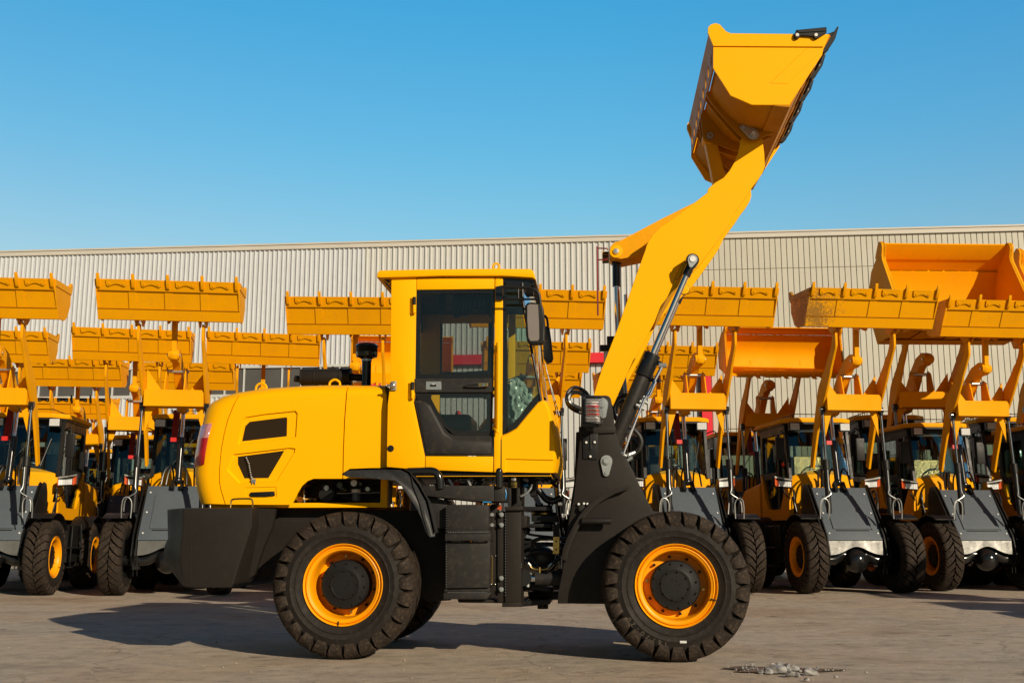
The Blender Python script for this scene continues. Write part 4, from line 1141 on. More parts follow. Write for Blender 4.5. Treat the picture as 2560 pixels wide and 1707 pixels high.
# ---------------- front frame
TW = T('S', [(1454, 990), (1514, 988), (1522, 990), (1527, 996), (1530, 1010), (1534, 1043), (1540, 1082), (1550, 1116), (1557, 1141), (1566, 1145), (1581, 1174), (1629, 1276), (1720, 1290), (1720, 1508), (1394, 1508), (1396, 1480), (1408, 1420), (1415, 1340), (1425, 1290), (1435, 1240), (1445, 1145), (1451, 1080)], -0.58)
m = MB().mat('brown_black')
for s in (-1, 1): m.prism(TW, s * 0.58, s * 0.55)
TW2 = T('S', [(1440, 1080), (1535, 1060), (1560, 1145), (1640, 1290), (1720, 1300), (1720, 1500), (1400, 1500), (1420, 1300), (1436, 1200)], -0.36)
for s in (-1, 1): m.prism(TW2, s * 0.36, s * 0.33)
q = T('S', [(1440, 1320), (1720, 1320), (1720, 1500), (1440, 1500)], 0.0); m.box(q[0][0], q[1][0], -0.55, 0.55, q[2][1], q[2][1] + 0.05)
m.box(q[0][0] + 0.02, q[0][0] + 0.05, -0.55, 0.55, q[2][1] + 0.05, q[0][1] + 0.35)
q = T('H', [(300, 478), (712, 480), (712, 548), (515, 545), (300, 560)], -0.58); m.prism([q[0], q[1], q[2], q[4]], -0.60, -0.57)
ffr = part('front_frame', m, None, ML, bevel=0.004)
m = MB().mat('brown_black')
arc = T('H', [(878, 1142), (840, 1172), (780, 1185), (700, 1205), (620, 1240), (540, 1285), (460, 1345), (400, 1410), (340, 1480), (290, 1560)], -0.60) + T('D', [(1370, 700), (1330, 780), (1300, 860), (1288, 940)], -0.60)
up_ = [Vector(p) for p in arc]
L = []; Rr = []
for i, p in enumerate(up_):
    dd = (up_[min(i + 1, len(up_) - 1)] - up_[max(i - 1, 0)]).normalized(); nn = Vector((-dd.y, dd.x)) * (0.004 + 0.018 * min(1, i / 4))
    L.append(tuple(p + nn)); Rr.append(tuple(p - nn))
m.prism(L + Rr[::-1], -0.66, -0.575)
part('wheel_arch', m, None, ffr, bevel=0.006)
m = MB().mat('black')
q = T('H', [(345, 548), (515, 548), (505, 842), (348, 838)], -0.59); m.prism(q, -0.592, -0.575)
q = T('H', [(425, 520), (437, 520), (440, 700), (455, 720), (432, 742), (412, 720), (425, 700)], -0.6); m.prism(q, -0.60, -0.59)
m.mat('white_plastic')
for (x, y) in ((384, 652), (478, 650), (430, 810), (299, 1342), (359, 1336), (397, 1340)):
    p = T1('H', x, y, -0.60); m.cyl((p[0], -0.605, p[1]), (p[0], -0.58, p[1]), 0.011, seg=12)
m.mat('charcoal'); p = T1('H', 335, 1390, -0.6); m.cyl((p[0], -0.62, p[1]), (p[0], -0.56, p[1]), 0.026, seg=16)
a, b = T('E', [(150, 808), (295, 808)], -0.66); m.mat('brown_black').cyl((a[0], -0.67, a[1]), (b[0], -0.67, b[1]), 0.025, seg=12)
part('bracket', m, None, ffr, bevel=0.002)
m = MB().mat('galvanised')
a, b = T('H', [(610, 860), (607, 995)], -0.6); m.prism(capsule(a, b, 0.046, 0.025), -0.602, -0.578)
m.cyl((a[0], -0.615, a[1]), (a[0], -0.59, a[1]), 0.030, seg=24); m.cyl((a[0], -0.622, a[1]), (a[0], -0.6, a[1]), 0.022, seg=24); m.cyl((b[0], -0.612, b[1]), (b[0], -0.59, b[1]), 0.011, seg=16)
a, b = T('H', [(560, 220), (575, 350)], -0.6); m.prism(capsule(a, b, 0.048, 0.022), -0.602, -0.578)
m.cyl((a[0], -0.618, a[1]), (a[0], -0.59, a[1]), 0.030, seg=24)
part('pivot_pin', m, None, ffr, bevel=0.0015, seg=1)
# front combination lamp
m = MB().mat('black')
q = T('H', [(328, 132), (515, 130), (540, 150), (376, 152), (372, 440), (560, 440), (520, 470), (330, 468)], -0.66)
m.prism(T('H', [(328, 140), (376, 150), (374, 440), (328, 462)], -0.98), -1.00, -0.90)
m.prism(T('H', [(328, 128), (560, 130), (560, 150), (328, 150)], -0.98), -1.00, -0.88); m.prism(T('H', [(328, 425), (560, 440), (520, 472), (328, 468)], -0.98), -1.00, -0.90)
m.prism(T('H', [(380, 200), (470, 200), (470, 520), (380, 520)], -0.75), -0.90, -0.58)
lamp = part('marker_lamp', m, None, ffr, bevel=0.006)
m = MB().mat('white_plastic'); m.prism(T('H', [(374, 160), (540, 158), (540, 440), (374, 430)], -0.99), -0.985, -0.91)
for i, y in enumerate((250, 294, 338)):
    m.mat('amber_lens' if i == 1 else 'red_lens'); m.prism(T('H', [(382, y - 15), (534, y - 15), (534, y + 15), (382, y + 15)], -0.99), -0.998, -0.98)
m.mat('clear_lens')
for y in (176, 205, 385, 412): m.prism(T('H', [(384, y - 8), (532, y - 8), (532, y + 8), (384, y + 8)], -0.99), -0.998, -0.98)
part('lens', m, None, lamp, bevel=0.003)
m = MB().mat('lamp_cover'); m.prism(T('H', [(372, 152), (535, 152), (556, 165), (562, 300), (575, 420), (565, 455), (545, 462), (520, 440), (374, 432)], -1.0), -1.03, -0.92); part('lamp_cover', m, None, lamp, bevel=0.012)
# hoses looping over the frame top
m = MB().mat('hose')
def Hh(x, y, Y): q = T1('H', x, y, Y); return (q[0], Y, q[1])
m.tube([Hh(430, 180, -0.1), Hh(380, 95, -0.15), Hh(300, 45, -0.2), Hh(230, 45, -0.25), Hh(180, 95, -0.28), Hh(165, 170, -0.3), Hh(185, 235, -0.3), Hh(250, 290, -0.28), Hh(340, 325, -0.25)], 0.016, smooth=5)
m.tube([Hh(420, 200, -0.2), Hh(350, 120, -0.25), Hh(280, 90, -0.28), Hh(215, 105, -0.33), Hh(185, 165, -0.35), Hh(215, 225, -0.35), Hh(330, 285, -0.3)], 0.018, smooth=5)
m.tube([Hh(850, 125, -0.3), Hh(770, 140, -0.3), Hh(710, 200, -0.3), Hh(685, 270, -0.3), Hh(700, 350, -0.3), Hh(740, 420, -0.3)], 0.018, smooth=5)
m.tube([Hh(850, 190, -0.25), Hh(770, 200, -0.25), Hh(730, 250, -0.25), Hh(715, 330, -0.25)], 0.016, smooth=5)
m.mat('charcoal').tube([Hh(870, 480, -0.35), Hh(930, 520, -0.35), Hh(985, 590, -0.35), Hh(1000, 660, -0.35), Hh(975, 730, -0.35), Hh(920, 775, -0.35), Hh(850, 800, -0.4)], 0.018, smooth=5)
m.tube([Hh(860, 600, -0.3), Hh(920, 630, -0.3), Hh(955, 690, -0.3), Hh(950, 730, -0.3), Hh(900, 800, -0.38), Hh(860, 840, -0.4)], 0.014, smooth=5)
m.mat('galvanised').cyl(Hh(840, 800, -0.42), Hh(925, 765, -0.40), 0.015, seg=10); m.cyl(Hh(845, 855, -0.42), Hh(900, 820, -0.42), 0.015, seg=10); m.cyl(Hh(845, 798, -0.43), Hh(865, 790, -0.43), 0.021, seg=6)
part('hydraulic_hose', m, None, ML)
# ---------------- lift arms
AIN, AOUT = 0.375, 0.425
for s in (-1, 1):
    m = MB().mat('yellow'); m.prism(ARM, s * AIN, s * AOUT)
    if s < 0:
        m.mat('yellow')
    la = part('lift_arm', m, None, ML, bevel=0.003, seg=1)
    if s < 0: near_arm = la
m = MB().mat('yellow_shell')
p = T1('F', 560, 420, 0); m.cyl((p[0], -AIN, p[1]), (p[0], AIN, p[1]), 0.10, seg=24)
p = T('F', [(330, 880), (470, 640), (500, 660), (360, 900)], 0.0)
m.prism(p, -AIN, AIN)
part('cross_tube', m, None, ML)
m = MB().mat('galvanised')
c = CYL_TOP
m.cyl((c[0], -0.585, c[1]), (c[0], -0.40, c[1]), 0.034, seg=24)
m.prism(capsule(c, T1('F', 553, 598, -0.55), 0.040, 0.016), -0.592, -0.578); m.mat('white_plastic').cyl((c[0], -0.60, c[1]), (c[0], -0.585, c[1]), 0.026, seg=24)
part('pin', m, None, near_arm, bevel=0.002, seg=1)
# welded slot plate and stop on the arm
m = MB().mat('brown_black')
m.mat('yellow').prism(T('F', [(500, 590), (525, 586), (524, 600), (478, 672), (462, 672)], -0.43), -0.455, -0.42)
m.mat('yellow').cyl((T1('F', 515, 725, -0.43)[0], -0.45, T1('F', 515, 725, -0.43)[1]), (T1('F', 515, 725, -0.43)[0], -0.42, T1('F', 515, 725, -0.43)[1]), 0.045, seg=20)
part('gusset', m, None, near_arm, bevel=0.003)
# lift cylinders
for s in (-1, 1):
    Yc_ = s * 0.50
    top = T1('F', 560, 568, -0.50); gl_t = T1('F', 333, 1100, -0.50); ba = T1('H', 610, 860, -0.50)
    ax = (Vector(ba) - Vector(top)).normalized()
    pt = Vector(top); g0 = Vector(gl_t)
    Lr = (g0 - pt).dot(ax); g0 = pt + ax * Lr
    m = MB().mat('charcoal')
    e = Vector(ba)
    m.cyl((g0.x, Yc_, g0.y), (e.x, Yc_, e.y), 0.056, seg=28)
    g1 = pt + ax * (Lr + 0.17); g_1 = pt + ax * (Lr - 0.02)
    m.mat('gloss_black').cyl((g_1.x, Yc_, g_1.y), (g1.x, Yc_, g1.y), 0.070, seg=28)
    c_ = part('lift_cylinder', m, None, ML, bevel=0.004)
    m = MB().mat('chrome'); m.cyl((pt.x, Yc_, pt.y), (g0.x, Yc_, g0.y), 0.0255, seg=28)
    m.mat('gloss_black'); h1 = pt + ax * 0.13; m.cyl((pt.x, Yc_, pt.y), (h1.x, Yc_, h1.y), 0.036, seg=20)
    m.cyl((pt.x, Yc_ - 0.05, pt.y), (pt.x, Yc_ + 0.05, pt.y), 0.052, seg=24)
    part('piston_rod', m, None, c_)
# feed pipe beside the near cylinder
m = MB().mat('chrome')
m.tube([Hh(1160, 0 - 30, -0.56), Hh(1095, 120, -0.56), Hh(1060, 150, -0.56)], 0.012)
m.tube([Hh(1060, 130, -0.57), Hh(1030, 180, -0.57), Hh(960, 350, -0.57), Hh(880, 560, -0.57), Hh(800, 780, -0.57)], 0.011)
a = T1('F', 395, 1150, -0.55); b = T1('F', 300, 1335, -0.55)
m.tube([(a[0], -0.55, a[1]), (b[0], -0.55, b[1])], 0.013)
m.mat('galvanised'); m.cyl((a[0] - 0.03, -0.55, a[1]), (a[0] + 0.03, -0.55, a[1]), 0.02, seg=8)
for (x, y) in ((1040, 150), (1000, 200), (1060, 210), (960, 240), (1020, 275), (795, 785), (820, 800)):
    m.cyl(Hh(x - 18, y - 8, -0.56), Hh(x + 18, y + 8, -0.56), 0.014, seg=8)
m.mat('gloss_black'); a = T1('F', 380, 1140, -0.5); m.cyl((a[0] - 0.06, -0.5, a[1]), (a[0] + 0.01, -0.53, a[1]), 0.018, seg=10)
a = T1('F', 345, 1235, -0.5); m.cyl((a[0] - 0.04, -0.5, a[1] + 0.01), (a[0] + 0.05, -0.55, a[1] - 0.01), 0.016, seg=10)
part('feed_pipe', m, None, ML)
# crank, tilt cylinder, link
m = MB().mat('yellow_shell')
m.prism(CRANK, -0.15, 0.15)
m.mat('galvanised').cyl((CR_REAR[0], -0.17, CR_REAR[1]), (CR_REAR[0], 0.17, CR_REAR[1]), 0.026, seg=20)
m.mat('yellow').cyl((CR_REAR[0], -0.158, CR_REAR[1]), (CR_REAR[0], 0.158, CR_REAR[1]), 0.055, seg=24)
m.mat('galvanised').cyl((CR_REAR[0], -0.164, CR_REAR[1]), (CR_REAR[0], -0.15, CR_REAR[1]), 0.028, seg=20)
m.mat('black').box(CR_REAR[0] - 0.115, CR_REAR[0] - 0.06, -0.05, 0.05, CR_REAR[1] - 0.05, CR_REAR[1] - 0.02); m.box(CR_REAR[0] - 0.115, CR_REAR[0] - 0.06, -0.05, 0.05, CR_REAR[1] + 0.0, CR_REAR[1] + 0.03)
crank = part('tilt_lever', m, None, ML, bevel=0.004)
m = MB().mat('gloss_black')
a, b, c_, d_ = T('F', [(137, 560), (138, 708), (148, 990), (186, 1330)], 0.0)
m.cyl((a[0], 0, a[1] + 0.05), (b[0], 0, b[1]), 0.036, seg=24); m.cyl((a[0], 0, a[1] - 0.02), (a[0], 0, a[1] - 0.04), 0.042, seg=24)
part('rod_sleeve', m, None, ML)
m = MB().mat('gloss_black')
m.cyl((c_[0], 0, c_[1] - 0.05), (d_[0], 0, d_[1] - 0.3), 0.040, seg=24)
tc_ = part('tilt_cylinder', m, None, ML)
m = MB().mat('chrome'); m.cyl((b[0], 0, b[1]), (c_[0], 0, c_[1]), 0.025, seg=24); part('piston_rod', m, None, tc_)
m = MB().mat('chrome'); m.cyl((b[0] + 0.075, 0.1, b[1] - 0.05), (c_[0] + 0.075, 0.1, c_[1]), 0.016, seg=12)
m.mat('black').box(T1('F', 78, 1055, 0)[0] - 0.05, T1('F', 78, 1055, 0)[0] + 0.06, -0.05, 0.0, T1('F', 78, 1060, 0)[1] - 0.02, T1('F', 78, 1060, 0)[1] + 0.03)
m.mat('white_plastic').cyl((T1('F', 78, 1060, 0)[0], -0.02, T1('F', 78, 1060, 0)[1]), (T1('F', 80, 1180, 0)[0], -0.02, T1('F', 78, 1180, 0)[1]), 0.02, seg=10)
m.mat('black').box(T1('F', 110, 1000, 0)[0] - 0.04, T1('F', 110, 1000, 0)[0] + 0.03, -0.05, 0.05, T1('F', 110, 1060, 0)[1], T1('F', 110, 992, 0)[1])
part('sensor_rod', m, None, tc_)
m = MB().mat('dark_red')
def Fd(x, y, Y=-0.2): q = T1('F', x, y, Y); return (q[0], Y, q[1])
a = Fd(29, 485); b = Fd(33, 870); m.cyl(a, b, 0.0075, seg=10)
m.tube([Fd(29, 494), Fd(85, 496), Fd(88, 505)], 0.006); m.tube([Fd(29, 560), Fd(85, 556), Fd(88, 550)], 0.006)
part('level_indicator', m, None, crank)
m = MB().mat('yellow_shell')
a = Vector(LINK_PIN); b = Vector(CR_FRONT)
dd = (b - a).normalized(); nn = Vector((-dd.y, dd.x)) * 0.05
m.prism([tuple(a + nn), tuple(a - nn * 0.9), tuple(b - nn * 1.2), tuple(b + nn * 1.2)], -0.05, 0.05)
m.cyl((a.x, -0.055, a.y), (a.x, 0.055, a.y), 0.06, seg=20)
part('link_rod', m, None, ML, bevel=0.004)
m = MB().mat('galvanised'); m.cyl((a.x, -0.10, a.y), (a.x, 0.10, a.y), 0.028, seg=20)
m.mat('brass').cyl((a.x, -0.105, a.y), (a.x, 0.0, a.y), 0.012, seg=12); part('pin', m, None, ML)
# bucket with keeper plate and pin
bk = bucket(ML, PIN_B, side='yellow', shell='bucket_shell_shaded')
m = MB().mat('galvanised')
q = G([(690, 1010), (608, 948)], -0.48); m.prism(capsule(q[0], q[1], 0.047, 0.028), -0.494, -0.472)
m.cyl((q[0][0], -0.512, q[0][1]), (q[0][0], -0.36, q[0][1]), 0.028, seg=24); m.cyl((q[1][0], -0.505, q[1][1]), (q[1][0], -0.47, q[1][1]), 0.013, seg=12)
m.mat('white_plastic').cyl((q[0][0], -0.514, q[0][1]), (q[0][0], -0.5, q[0][1]), 0.016, seg=24)
part('pin', m, None, bk, bevel=0.002, seg=1)
for s in (-1, 1):
    m = MB().mat('black'); m.prism(CUT, s * (BW + 0.012), s * (BW + 0.034)); 
    m.mat('white_plastic')
    for (x, y) in ((1060, 184), (1219, 184)):
        q = G([(x, y)], -BW)[0]; m.cyl((q[0], s * (BW + 0.03), q[1]), (q[0], s * (BW + 0.046), q[1]), 0.016, seg=16)
    m.mat('black').prism(G([(1050, 140), (1310, 115), (1305, 150), (1070, 165)], -BW), s * (BW + 0.03), s * (BW + 0.04))
    part('side_cutter', m, None, bk, bevel=0.003, seg=1)
m = MB().mat('brown_black')
def gl(a, b, w=0.0022):
    a = Vector(a); b = Vector(b); d = (b - a).normalized(); n = Vector((-d.y, d.x)) * w
    return [tuple(a + n), tuple(b + n), tuple(b - n), tuple(a - n)]
sg = G([(1150, 278), (840, 572), (985, 578), (1250, 325)], -BW)
m.mat('yard_yellow').prism(gl(sg[0], sg[1]), -BW - 0.0015, -BW + 0.002); m.prism(gl(sg[1], sg[2]), -BW - 0.0015, -BW + 0.002); m.prism(gl(sg[2], sg[3], 0.001), -BW - 0.0015, -BW + 0.002)
part('weld_line', m, None, bk, smooth=0)
split_tree(ML, {'hydraulic_hose', 'hood_rail', 'bracket', 'weld_bracket', 'pivot_pin', 'handrail', 'lifting_eye', 'hose_clamp', 'cab_mount', 'feed_pipe', 'bolt', 'wiper', 'valve_block', 'sensor_rod', 'tilt_cylinder', 'curtain', 'windscreen_seal'})
ft = tyre_of(fw); 
tx = arc_text('16/70-20', 0.415, R(258), R(6.2), -0.2085, 0.050, 'rubber_mark', 'size_marking', fw, -fw.rotation_euler[1])
m = MB().mat('white_plastic')
m.box(0.0 + 0.015, 0.062, -0.2135, -0.205, -0.398, -0.382); o = part('sticker', m, None, fw); o.rotation_euler = (0, -fw.rotation_euler[1], 0)
# ================================================================== loaders parked in the yard, seen from the front
YAW0 = math.atan2(-LAT.z, -XAX.z)          # heading of the camera in plan
PB = (0.45, 4.28)
OFF = (PB[0] - PIN_B[0], PB[1] - PIN_B[1])
ARM_AXIS = [Vector(p) for p in ((-1.24, -2.2), (-1.02, -1.55), (-0.72, -1.08), (-0.30, -0.55), (-0.05, -0.25), (0.0, 0.0))]
def slim(poly, k):
    out = []
    for p in poly:
        v = Vector((p[0] - PIN_B[0], p[1] - PIN_B[1])); best = None
        for a, b in zip(ARM_AXIS, ARM_AXIS[1:]):
            t = max(0.0, min(1.0, (v - a).dot(b - a) / (b - a).length_squared)); c = a + (b - a) * t
            if best is None or (v - c).length < (v - best).length: best = c
        q = best + (v - best) * k; out.append((q.x + PIN_B[0], q.y + PIN_B[1]))
    return out
def mv(poly): return [(p[0] + OFF[0], p[1] + OFF[1]) for p in poly]
BSC = 0.99; BWW = 1.09
LIPZ = PB[1] + LIP[1] * BSC + 0.02; LIPX = PB[0] + LIP[0] * BSC
AY = 0.49
def yard_bucket(parent, W=BWW, sc=BSC, rot=0.0, mat='yard_yellow', worn=False, pin=PB, edge=None):
    sm = 'worn_yellow' if worn else mat
    return bucket(parent, pin, rot=rot, W=W, sc=sc, shell=sm, side=sm, edge=edge or mat, holes=False, eary=AY / sc)
def arm_set(t, Yl):
    """arms, crossbar, crank, link, cylinders"""
    for s in (-1, 1):
        m = MB().mat(Yl); m.prism(mv(slim(ARM, 0.70)), s * (AY - 0.012), s * (AY + 0.028)); part('lift_arm', m, None, t, bevel=0.004, seg=1)
    a = (-0.32, 3.05)
    m = MB().mat(Yl); m.box(-0.42, -0.08, -AY + 0.02, AY - 0.02, 3.00, 3.27)
    for s in (-1, 1):   # gussets
        pa = [m.bm.verts.new(p) for p in ((-0.24, s * (AY - 0.02), 3.27), (-0.24, s * (AY - 0.27), 3.27), (-0.24, s * (AY - 0.02), 3.62))]
        pb = [m.bm.verts.new((-0.26, p.co.y, p.co.z)) for p in pa]
        m._f(pa); m._f(pb[::-1])
        for i in range(3): m._f([pa[i], pa[(i + 1) % 3], pb[(i + 1) % 3], pb[i]])
        pa = [m.bm.verts.new(p) for p in ((-0.24, s * (AY - 0.02), 3.0), (-0.24, s * (AY - 0.16), 3.0), (-0.24, s * (AY - 0.02), 2.55))]
        pb = [m.bm.verts.new((-0.26, p.co.y, p.co.z)) for p in pa]
        m._f(pa); m._f(pb[::-1])
        for i in range(3): m._f([pa[i], pa[(i + 1) % 3], pb[(i + 1) % 3], pb[i]])
    for o in (-0.17, 0.14):
        m.prism([(-0.40, 3.26), (-0.10, 3.26), (-0.20, 3.60), (-0.30, 3.66), (-0.38, 3.6)], o, o + 0.02)
    cb = part('crossbar', m, None, t, bevel=0.004, seg=1)
    m = MB().mat(Yl)
    up = [(-1.12, 3.08), (-0.90, 3.36), (-0.55, 3.70), (-0.30, 3.88), (-0.05, 3.94), (0.10, 3.92), (0.19, 3.82), (0.16, 3.72), (0.05, 3.68), (-0.12, 3.66), (-0.30, 3.52), (-0.45, 3.33), (-0.62, 3.14), (-0.85, 2.98), (-1.08, 2.96)]
    up = up[:5] + [(0.10, 3.90), (0.16, 3.82), (0.13, 3.74), (0.03, 3.71), (-0.14, 3.71), (-0.32, 3.57), (-0.48, 3.38), (-0.66, 3.19), (-0.88, 3.02), (-1.07, 2.99)]
    m.prism(up, -0.062, 0.062); m.cyl((0.08, -0.085, 3.81), (0.08, 0.085, 3.81), 0.070, seg=20)
    m.mat('galvanised')
    for (x, z) in ((0.08, 3.81), (-1.04, 3.04), (-0.30, 3.60)): m.cyl((x, -0.105 if z > 3.5 else -0.10, z), (x, 0.105 if z > 3.5 else 0.10, z), 0.030, seg=14)
    m.cyl((-0.30, -0.19, 3.60), (-0.30, 0.19, 3.60), 0.028, seg=14)
    part('tilt_lever', m, None, t, bevel=0.006, seg=1)
    lp = (LINK_PIN[0] - PIN_B[0], LINK_PIN[1] - PIN_B[1])
    lp = (PB[0] + lp[0] * BSC, PB[1] + lp[1] * BSC)
    m = MB().mat(Yl); a = Vector(lp); b = Vector((0.08, 3.81)); d = (b - a).normalized(); n = Vector((-d.y, d.x)) * 0.045
    m.prism([tuple(a + n), tuple(a - n), tuple(b - n), tuple(b + n)], -0.04, 0.04); part('link_rod', m, None, t, bevel=0.004, seg=1)
    # tilt cylinder
    m = MB().mat('charcoal')
    p0 = Vector((-1.12, 0.0, 3.04)); p1 = Vector((-0.95, 0.0, 1.85)); ax = (p1 - p0)
    q = p0 + ax * 0.40
    m.mat('gloss_black').cyl(q, p1, 0.055, seg=20); m.cyl(q - ax * 0.01, q + ax * 0.06, 0.066, seg=20); m.ball(p1, 0.070, 14)
    c_ = part('tilt_cylinder', m, None, t)
    m = MB().mat('chrome'); m.cyl(p0, q, 0.036, seg=18); part('piston_rod', m, None, c_)
    m = MB().mat('dark_red'); m.box(p0.x - 0.03, p0.x + 0.03, -0.17, -0.065, 2.52, 3.06, rot=Matrix.Rotation(R(-15), 3, 'Y'))
    m.mat('red_plastic').box(p0.x + 0.13, p0.x + 0.17, -0.165, -0.07, 2.50, 2.57)
    part('safety_strut', m, None, c_)
    for s in (-1, 1):
        p0 = Vector((-0.22, s * (AY + 0.02), 3.02)); p1 = Vector((-0.10, s * (AY + 0.035), 1.30)); ax = p1 - p0; q = p0 + ax * 0.50
        m = MB().mat('black'); m.cyl(q, p1, 0.045, seg=18); m.cyl(q - ax * 0.01, q + ax * 0.08, 0.058, seg=18)
        m.mat('galvanised').tube([q + Vector((0.06, 0, -0.15)), q + Vector((0.07, 0, -0.45)), q + Vector((0.10, -s * 0.02, -0.55)), q + Vector((0.10, s * 0.13, -0.66)), q + Vector((0.10, s * 0.15, -0.85))], 0.009, smooth=4, seg=6)
        m.tube([q + Vector((0.10, s * 0.04, -0.95)), q + Vector((0.12, s * 0.03, -0.72)), q + Vector((0.13, s * 0.08, -0.63)), q + Vector((0.13, s * 0.15, -0.64)), q + Vector((0.12, s * 0.18, -0.75)), q + Vector((0.10, s * 0.18, -0.95))], 0.010, smooth=4, seg=6)
        lc = part('lift_cylinder', m, None, t)
        m = MB().mat('dark_chrome'); m.cyl(p0, q, 0.022, seg=14); m.mat('gloss_black').cyl((p0.x, p0.y - 0.04, p0.z), (p0.x, p0.y + 0.04, p0.z), 0.05, seg=14)
        m.cyl(p0, p0 + ax * 0.05, 0.04, seg=12); part('piston_rod', m, None, lc)
def build_yard_loader(Yl, bucket_kw):
    t = thing('wheel_loader', 'x', 'wheel loader')
    # front frame
    m = MB().mat('black')
    tow = [(-1.22, 1.66), (-1.14, 1.80), (-1.02, 1.82), (-0.92, 1.74), (-0.32, 0.95), (-0.22, 0.62), (-0.32, 0.46), (-1.35, 0.46), (-1.30, 1.2)]
    for s in (-1, 1): m.prism(tow, s * 0.56, s * 0.54); m.prism(tow, s * 0.50, s * 0.48)
    m.box(-1.3, -0.5, -0.48, 0.48, 0.5, 0.58); m.box(-1.28, -1.23, -0.54, 0.54, 0.5, 1.6)
    ff = part('front_frame', m, None, t)
    m = MB().mat('plate_grey')
    P0 = Vector((0.115, 0, 0.86)); P1 = Vector((-0.50, 0, 1.75)); u = (P1 - P0); n = Vector((u.z, 0, -u.x)).normalized()
    def pl(s, y, off): p = P0 + u * s + n * off; return Vector((p.x, y, p.z))
    def slab(mb, y0, y1, s0, s1, o0, o1):
        v = [mb.bm.verts.new(pl(s, y, o)) for o in (o0, o1) for s in (s0, s1) for y in (y0, y1)]
        for q in ((0, 1, 3, 2), (4, 6, 7, 5), (0, 4, 5, 1), (2, 3, 7, 6), (0, 2, 6, 4), (1, 5, 7, 3)): mb._f([v[i] for i in q])
    slab(m, -0.50, 0.50, 0, 1, 0, 0.012)
    cp = part('cover_plate', m, None, ff, bevel=0.004)
    m = MB().mat('plate_grey'); slab(m, -0.33, 0.33, 0.20, 0.84, 0.0125, 0.030); part('embossing', m, None, cp, bevel=0.016, seg=3)
    m = MB().mat('charcoal'); slab(m, -0.29, 0.29, 0.165, 0.182, 0.013, 0.02)
    m.mat('white_plastic')
    for y in (-0.42, 0.42):
        for s in (0.12, 0.5, 0.87):
            a = pl(s, y, 0.01); b = pl(s, y, 0.024); m.cyl(a, b, 0.014, seg=8)
    part('bolt', m, None, cp)
    m = MB().mat('black'); slab(m, -0.10, -0.05, 0.90, 1.06, 0.0, 0.10); slab(m, 0.05, 0.10, 0.90, 1.06, 0.0, 0.10); part('cylinder_mount', m, None, ff)
    # silver apron with an arch over the axle
    m = MB().mat('apron_grey')
    top = []; bot = []
    for i in range(21):
        y = -0.47 + 0.94 * i / 20; top.append((0.12, y, 0.855)); zz = 0.62 + 0.14 * math.exp(-(y / 0.24) ** 2); bot.append((0.155, y, zz))
    m.sheet([top, bot]); part('apron', m, None, ff)
    m = MB().mat('gloss_black')
    for s in (-1, 1):
        m.tube([(0.0, s * 0.1, 0.60), (0.0, s * 0.22, 0.62), (0.0, s * 0.34, 0.55), (0.0, s * 0.5, 0.54), (0.0, s * 0.7, 0.54)], 0.085, smooth=4, seg=14)
        m.box(-0.1, 0.12, s * 0.50 - 0.045, s * 0.50 + 0.045, 0.40, 0.72)
        for o in (-0.03, 0.03): m.cyl((0.08, s * 0.50 + o, 0.30), (0.08, s * 0.50 + o, 0.46), 0.010, seg=6)
    m.ball((0.08, 0, 0.53), 0.195, 28)
    part('axle', m, None, t)
    # wheels
    for x in (0.0, -2.45):
        wheel(t, x, -0.82, False, 'rim_yellow', 0.04, spin=R(12), z=0.597).scale = (1.10, 0.84, 1.10); wheel(t, x, 0.82, True, 'rim_yellow', 0.04, spin=R(33), z=0.597).scale = (1.10, 0.84, 1.10)
    # fenders
    for x in (0.0, -2.45):
        for s in (-1, 1):
            m = MB().mat('black'); pts = []
            for i in range(9):
                a = R(62 + i * 10) if x == 0 else R(40 + i * 13)
                pts.append((x + 0.70 * math.cos(a), 0.597 + 0.70 * math.sin(a)))
            inn = [(x + (p[0] - x) * 0.975, 0.597 + (p[1] - 0.597) * 0.975) for p in pts]
            m.prism(pts + inn[::-1], s * 0.62, s * 1.0); part('fender', m, None, t, bevel=0.004, seg=1)
    # rear body
    m = MB().mat('black')
    m.box(-4.0, -1.15, -0.42, 0.42, 0.55, 1.15); m.box(-2.0, -1.2, -0.82, -0.44, 0.48, 1.12); m.box(-2.0, -1.2, 0.44, 0.82, 0.48, 1.12)
    for s in (-1, 1):
        m.tube([(-1.25, s * 0.88, 1.15), (-1.15, s * 0.9, 0.8), (-1.15, s * 0.9, 0.42)], 0.018, smooth=3); m.tube([(-1.75, s * 0.88, 1.15), (-1.75, s * 0.9, 0.8), (-1.75, s * 0.9, 0.42)], 0.018, smooth=3)
        m.box(-1.78, -1.12, s * 0.9 - 0.06, s * 0.9 + 0.04, 0.40, 0.425); m.box(-1.78, -1.12, s * 0.9 - 0.06, s * 0.9 + 0.04, 0.72, 0.745)
    m.box(-3.95, -3.5, -0.85, 0.85, 0.62, 1.12)
    part('rear_frame', m, None, t, bevel=0.01, seg=1)
    m = MB().mat(Yl)
    sil_ = [(-3.98, 1.15), (-4.02, 1.5), (-3.95, 1.75), (-3.75, 1.88), (-2.75, 1.98), (-2.75, 1.15)]
    nr2 = [(-3.9, 1.17), (-3.93, 1.5), (-3.86, 1.68), (-3.7, 1.79), (-2.75, 1.88), (-2.75, 1.17)]
    m.round_side(sil_, nr2, 0.45, 0.64, steps=3); part('hood', m, None, t)
    # cab
    cf, cr = -1.28, -2.72
    m = MB().mat('black')
    W_ = 0.57
    zb, zt = 1.22, 2.96
